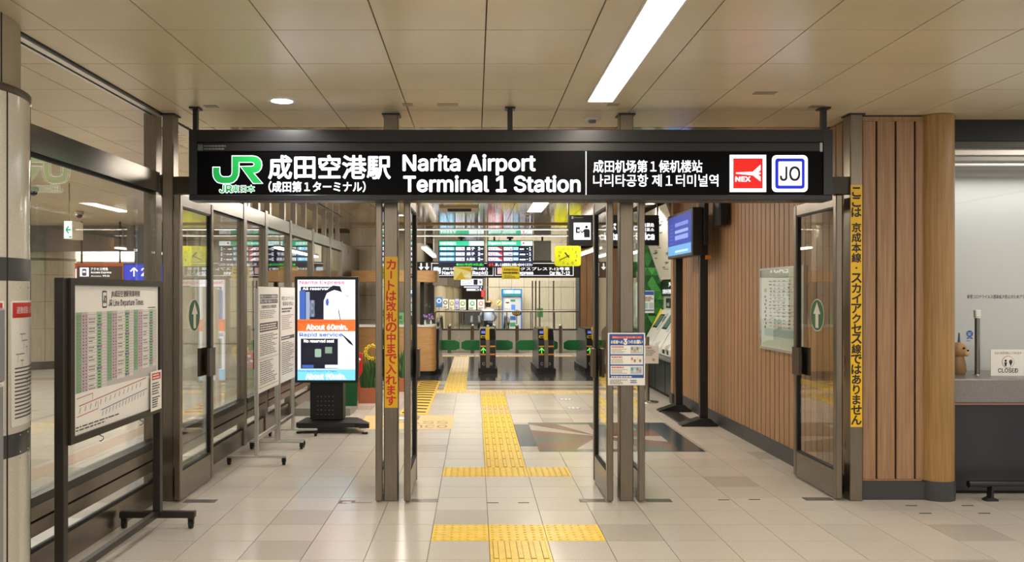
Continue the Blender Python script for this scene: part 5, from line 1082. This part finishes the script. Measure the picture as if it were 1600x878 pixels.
MB().box(px(117, d), px(193, d), d, d+.1, pz(446, d), pz(411, d), M('b4552e')).build('orange_case', t); MB().box(px(193, d), px(258, d), d, d+.1, pz(446, d), pz(411, d), M('20329a')).build('blue_case', t)
p = PP(d, .003); p.rect(121, 416, 191, 444, lum('2a2724', .35)); p.rect(118, 420, 119.5, 440, W); p.rect(125, 418, 139, 432, lum('dfe6f4', 1.2), 2); p.rrect(128.5, 420, 135.5, 431, 2, lum('3a3a44', .5), 3); p.rect(129.5, 423, 134.5, 426, lum('cfd8e4', 1), 4)
p.text('アクセス特急', 142, 422.5, 169, 418, W, 2, .01); p.text('Access Express', 142, 427.8, 174, 424, W, 2, .01); p.text('Access 特急', 142, 432.5, 172, 429.5, W, 2)
p.rect(194, 414, 257, 445, lum('2236c0', .75)); p.line(209.5, 419, 209.5, 432, 2, W, 2); p.line(209.5, 418.5, 204, 424, 2, W, 2); p.line(209.5, 418.5, 215, 424, 2, W, 2); p.text('2', 221, 431, 229, 419, W, 2, .01); p.text('3', 235, 431, 242, 419, W, 2, .01); p.build('lettering', t)
for a in (125, 185, 250): MB().box(px(a, d), px(a+2, d), d+.03, d+.06, pz(411, d), CEIL, BLACK).build('rod', t)
d = 17.6; t = thing('dark_kiosk', 'dark cabinet end with blue label behind the left glass', 'kiosk', (px(228, d), d, 0)); MB().box(px(210, d), px(262, d), d, d+.3, 1.6, pz(356, d), M('4a4d52', .25)).build('cabinet', t); MB().box(px(215, d), px(258, d), d+.05, d+.25, 0, 1.6, M('3a3a3a')).build('support', t); p = PP(d, .003); p.rect(227, 358, 239, 388, lum('4a52b0', .7)); p.rect(228, 360, 238, 370, W, 2); p.build('label_print', t)
d = 21.5; t = thing('light_box', 'bright white light box on the far wall behind the left glass', 'light box', (px(165, d), d, 2.5)); MB().box(px(113, d), px(212, d), d, d+.12, pz(409, d), pz(392, d), ALU).build('case', t); p = PP(d, .004); p.poly([(115, 393), (211, 393), (211, 407.5), (165, 402), (115, 396)], lum('f6f8f0', 2.2)); p.poly([(115, 397), (165, 403), (211, 408.5), (115, 408.5)], lum('d8d4c0', .8)); p.build('panel', t)
for a in (120, 205): MB().box(px(a, d), px(a+3, d), d+.12, d+1.7, pz(402, d), pz(399, d), ALU).build('bracket', t)
for i, (a, b) in enumerate(((124, 338), (52, 300))):
    d = 1.46*FOC/(458-b+8); X = px(a, d); t = thing('dome_camera', ('small dark dome camera under the ceiling behind the left glass', 'small dome camera at the ceiling beside the column behind glass')[i], 'camera', (X, d, CEIL)); MB().lathe((X, d, CEIL-.05), [(.07, .05), (.07, 0), (.06, -.01)], M('9a9284'), 16).build('mount', t); MB().ball((X, d, CEIL-.07), .055, M('2a2a2a', .15), 12).build('dome', t)
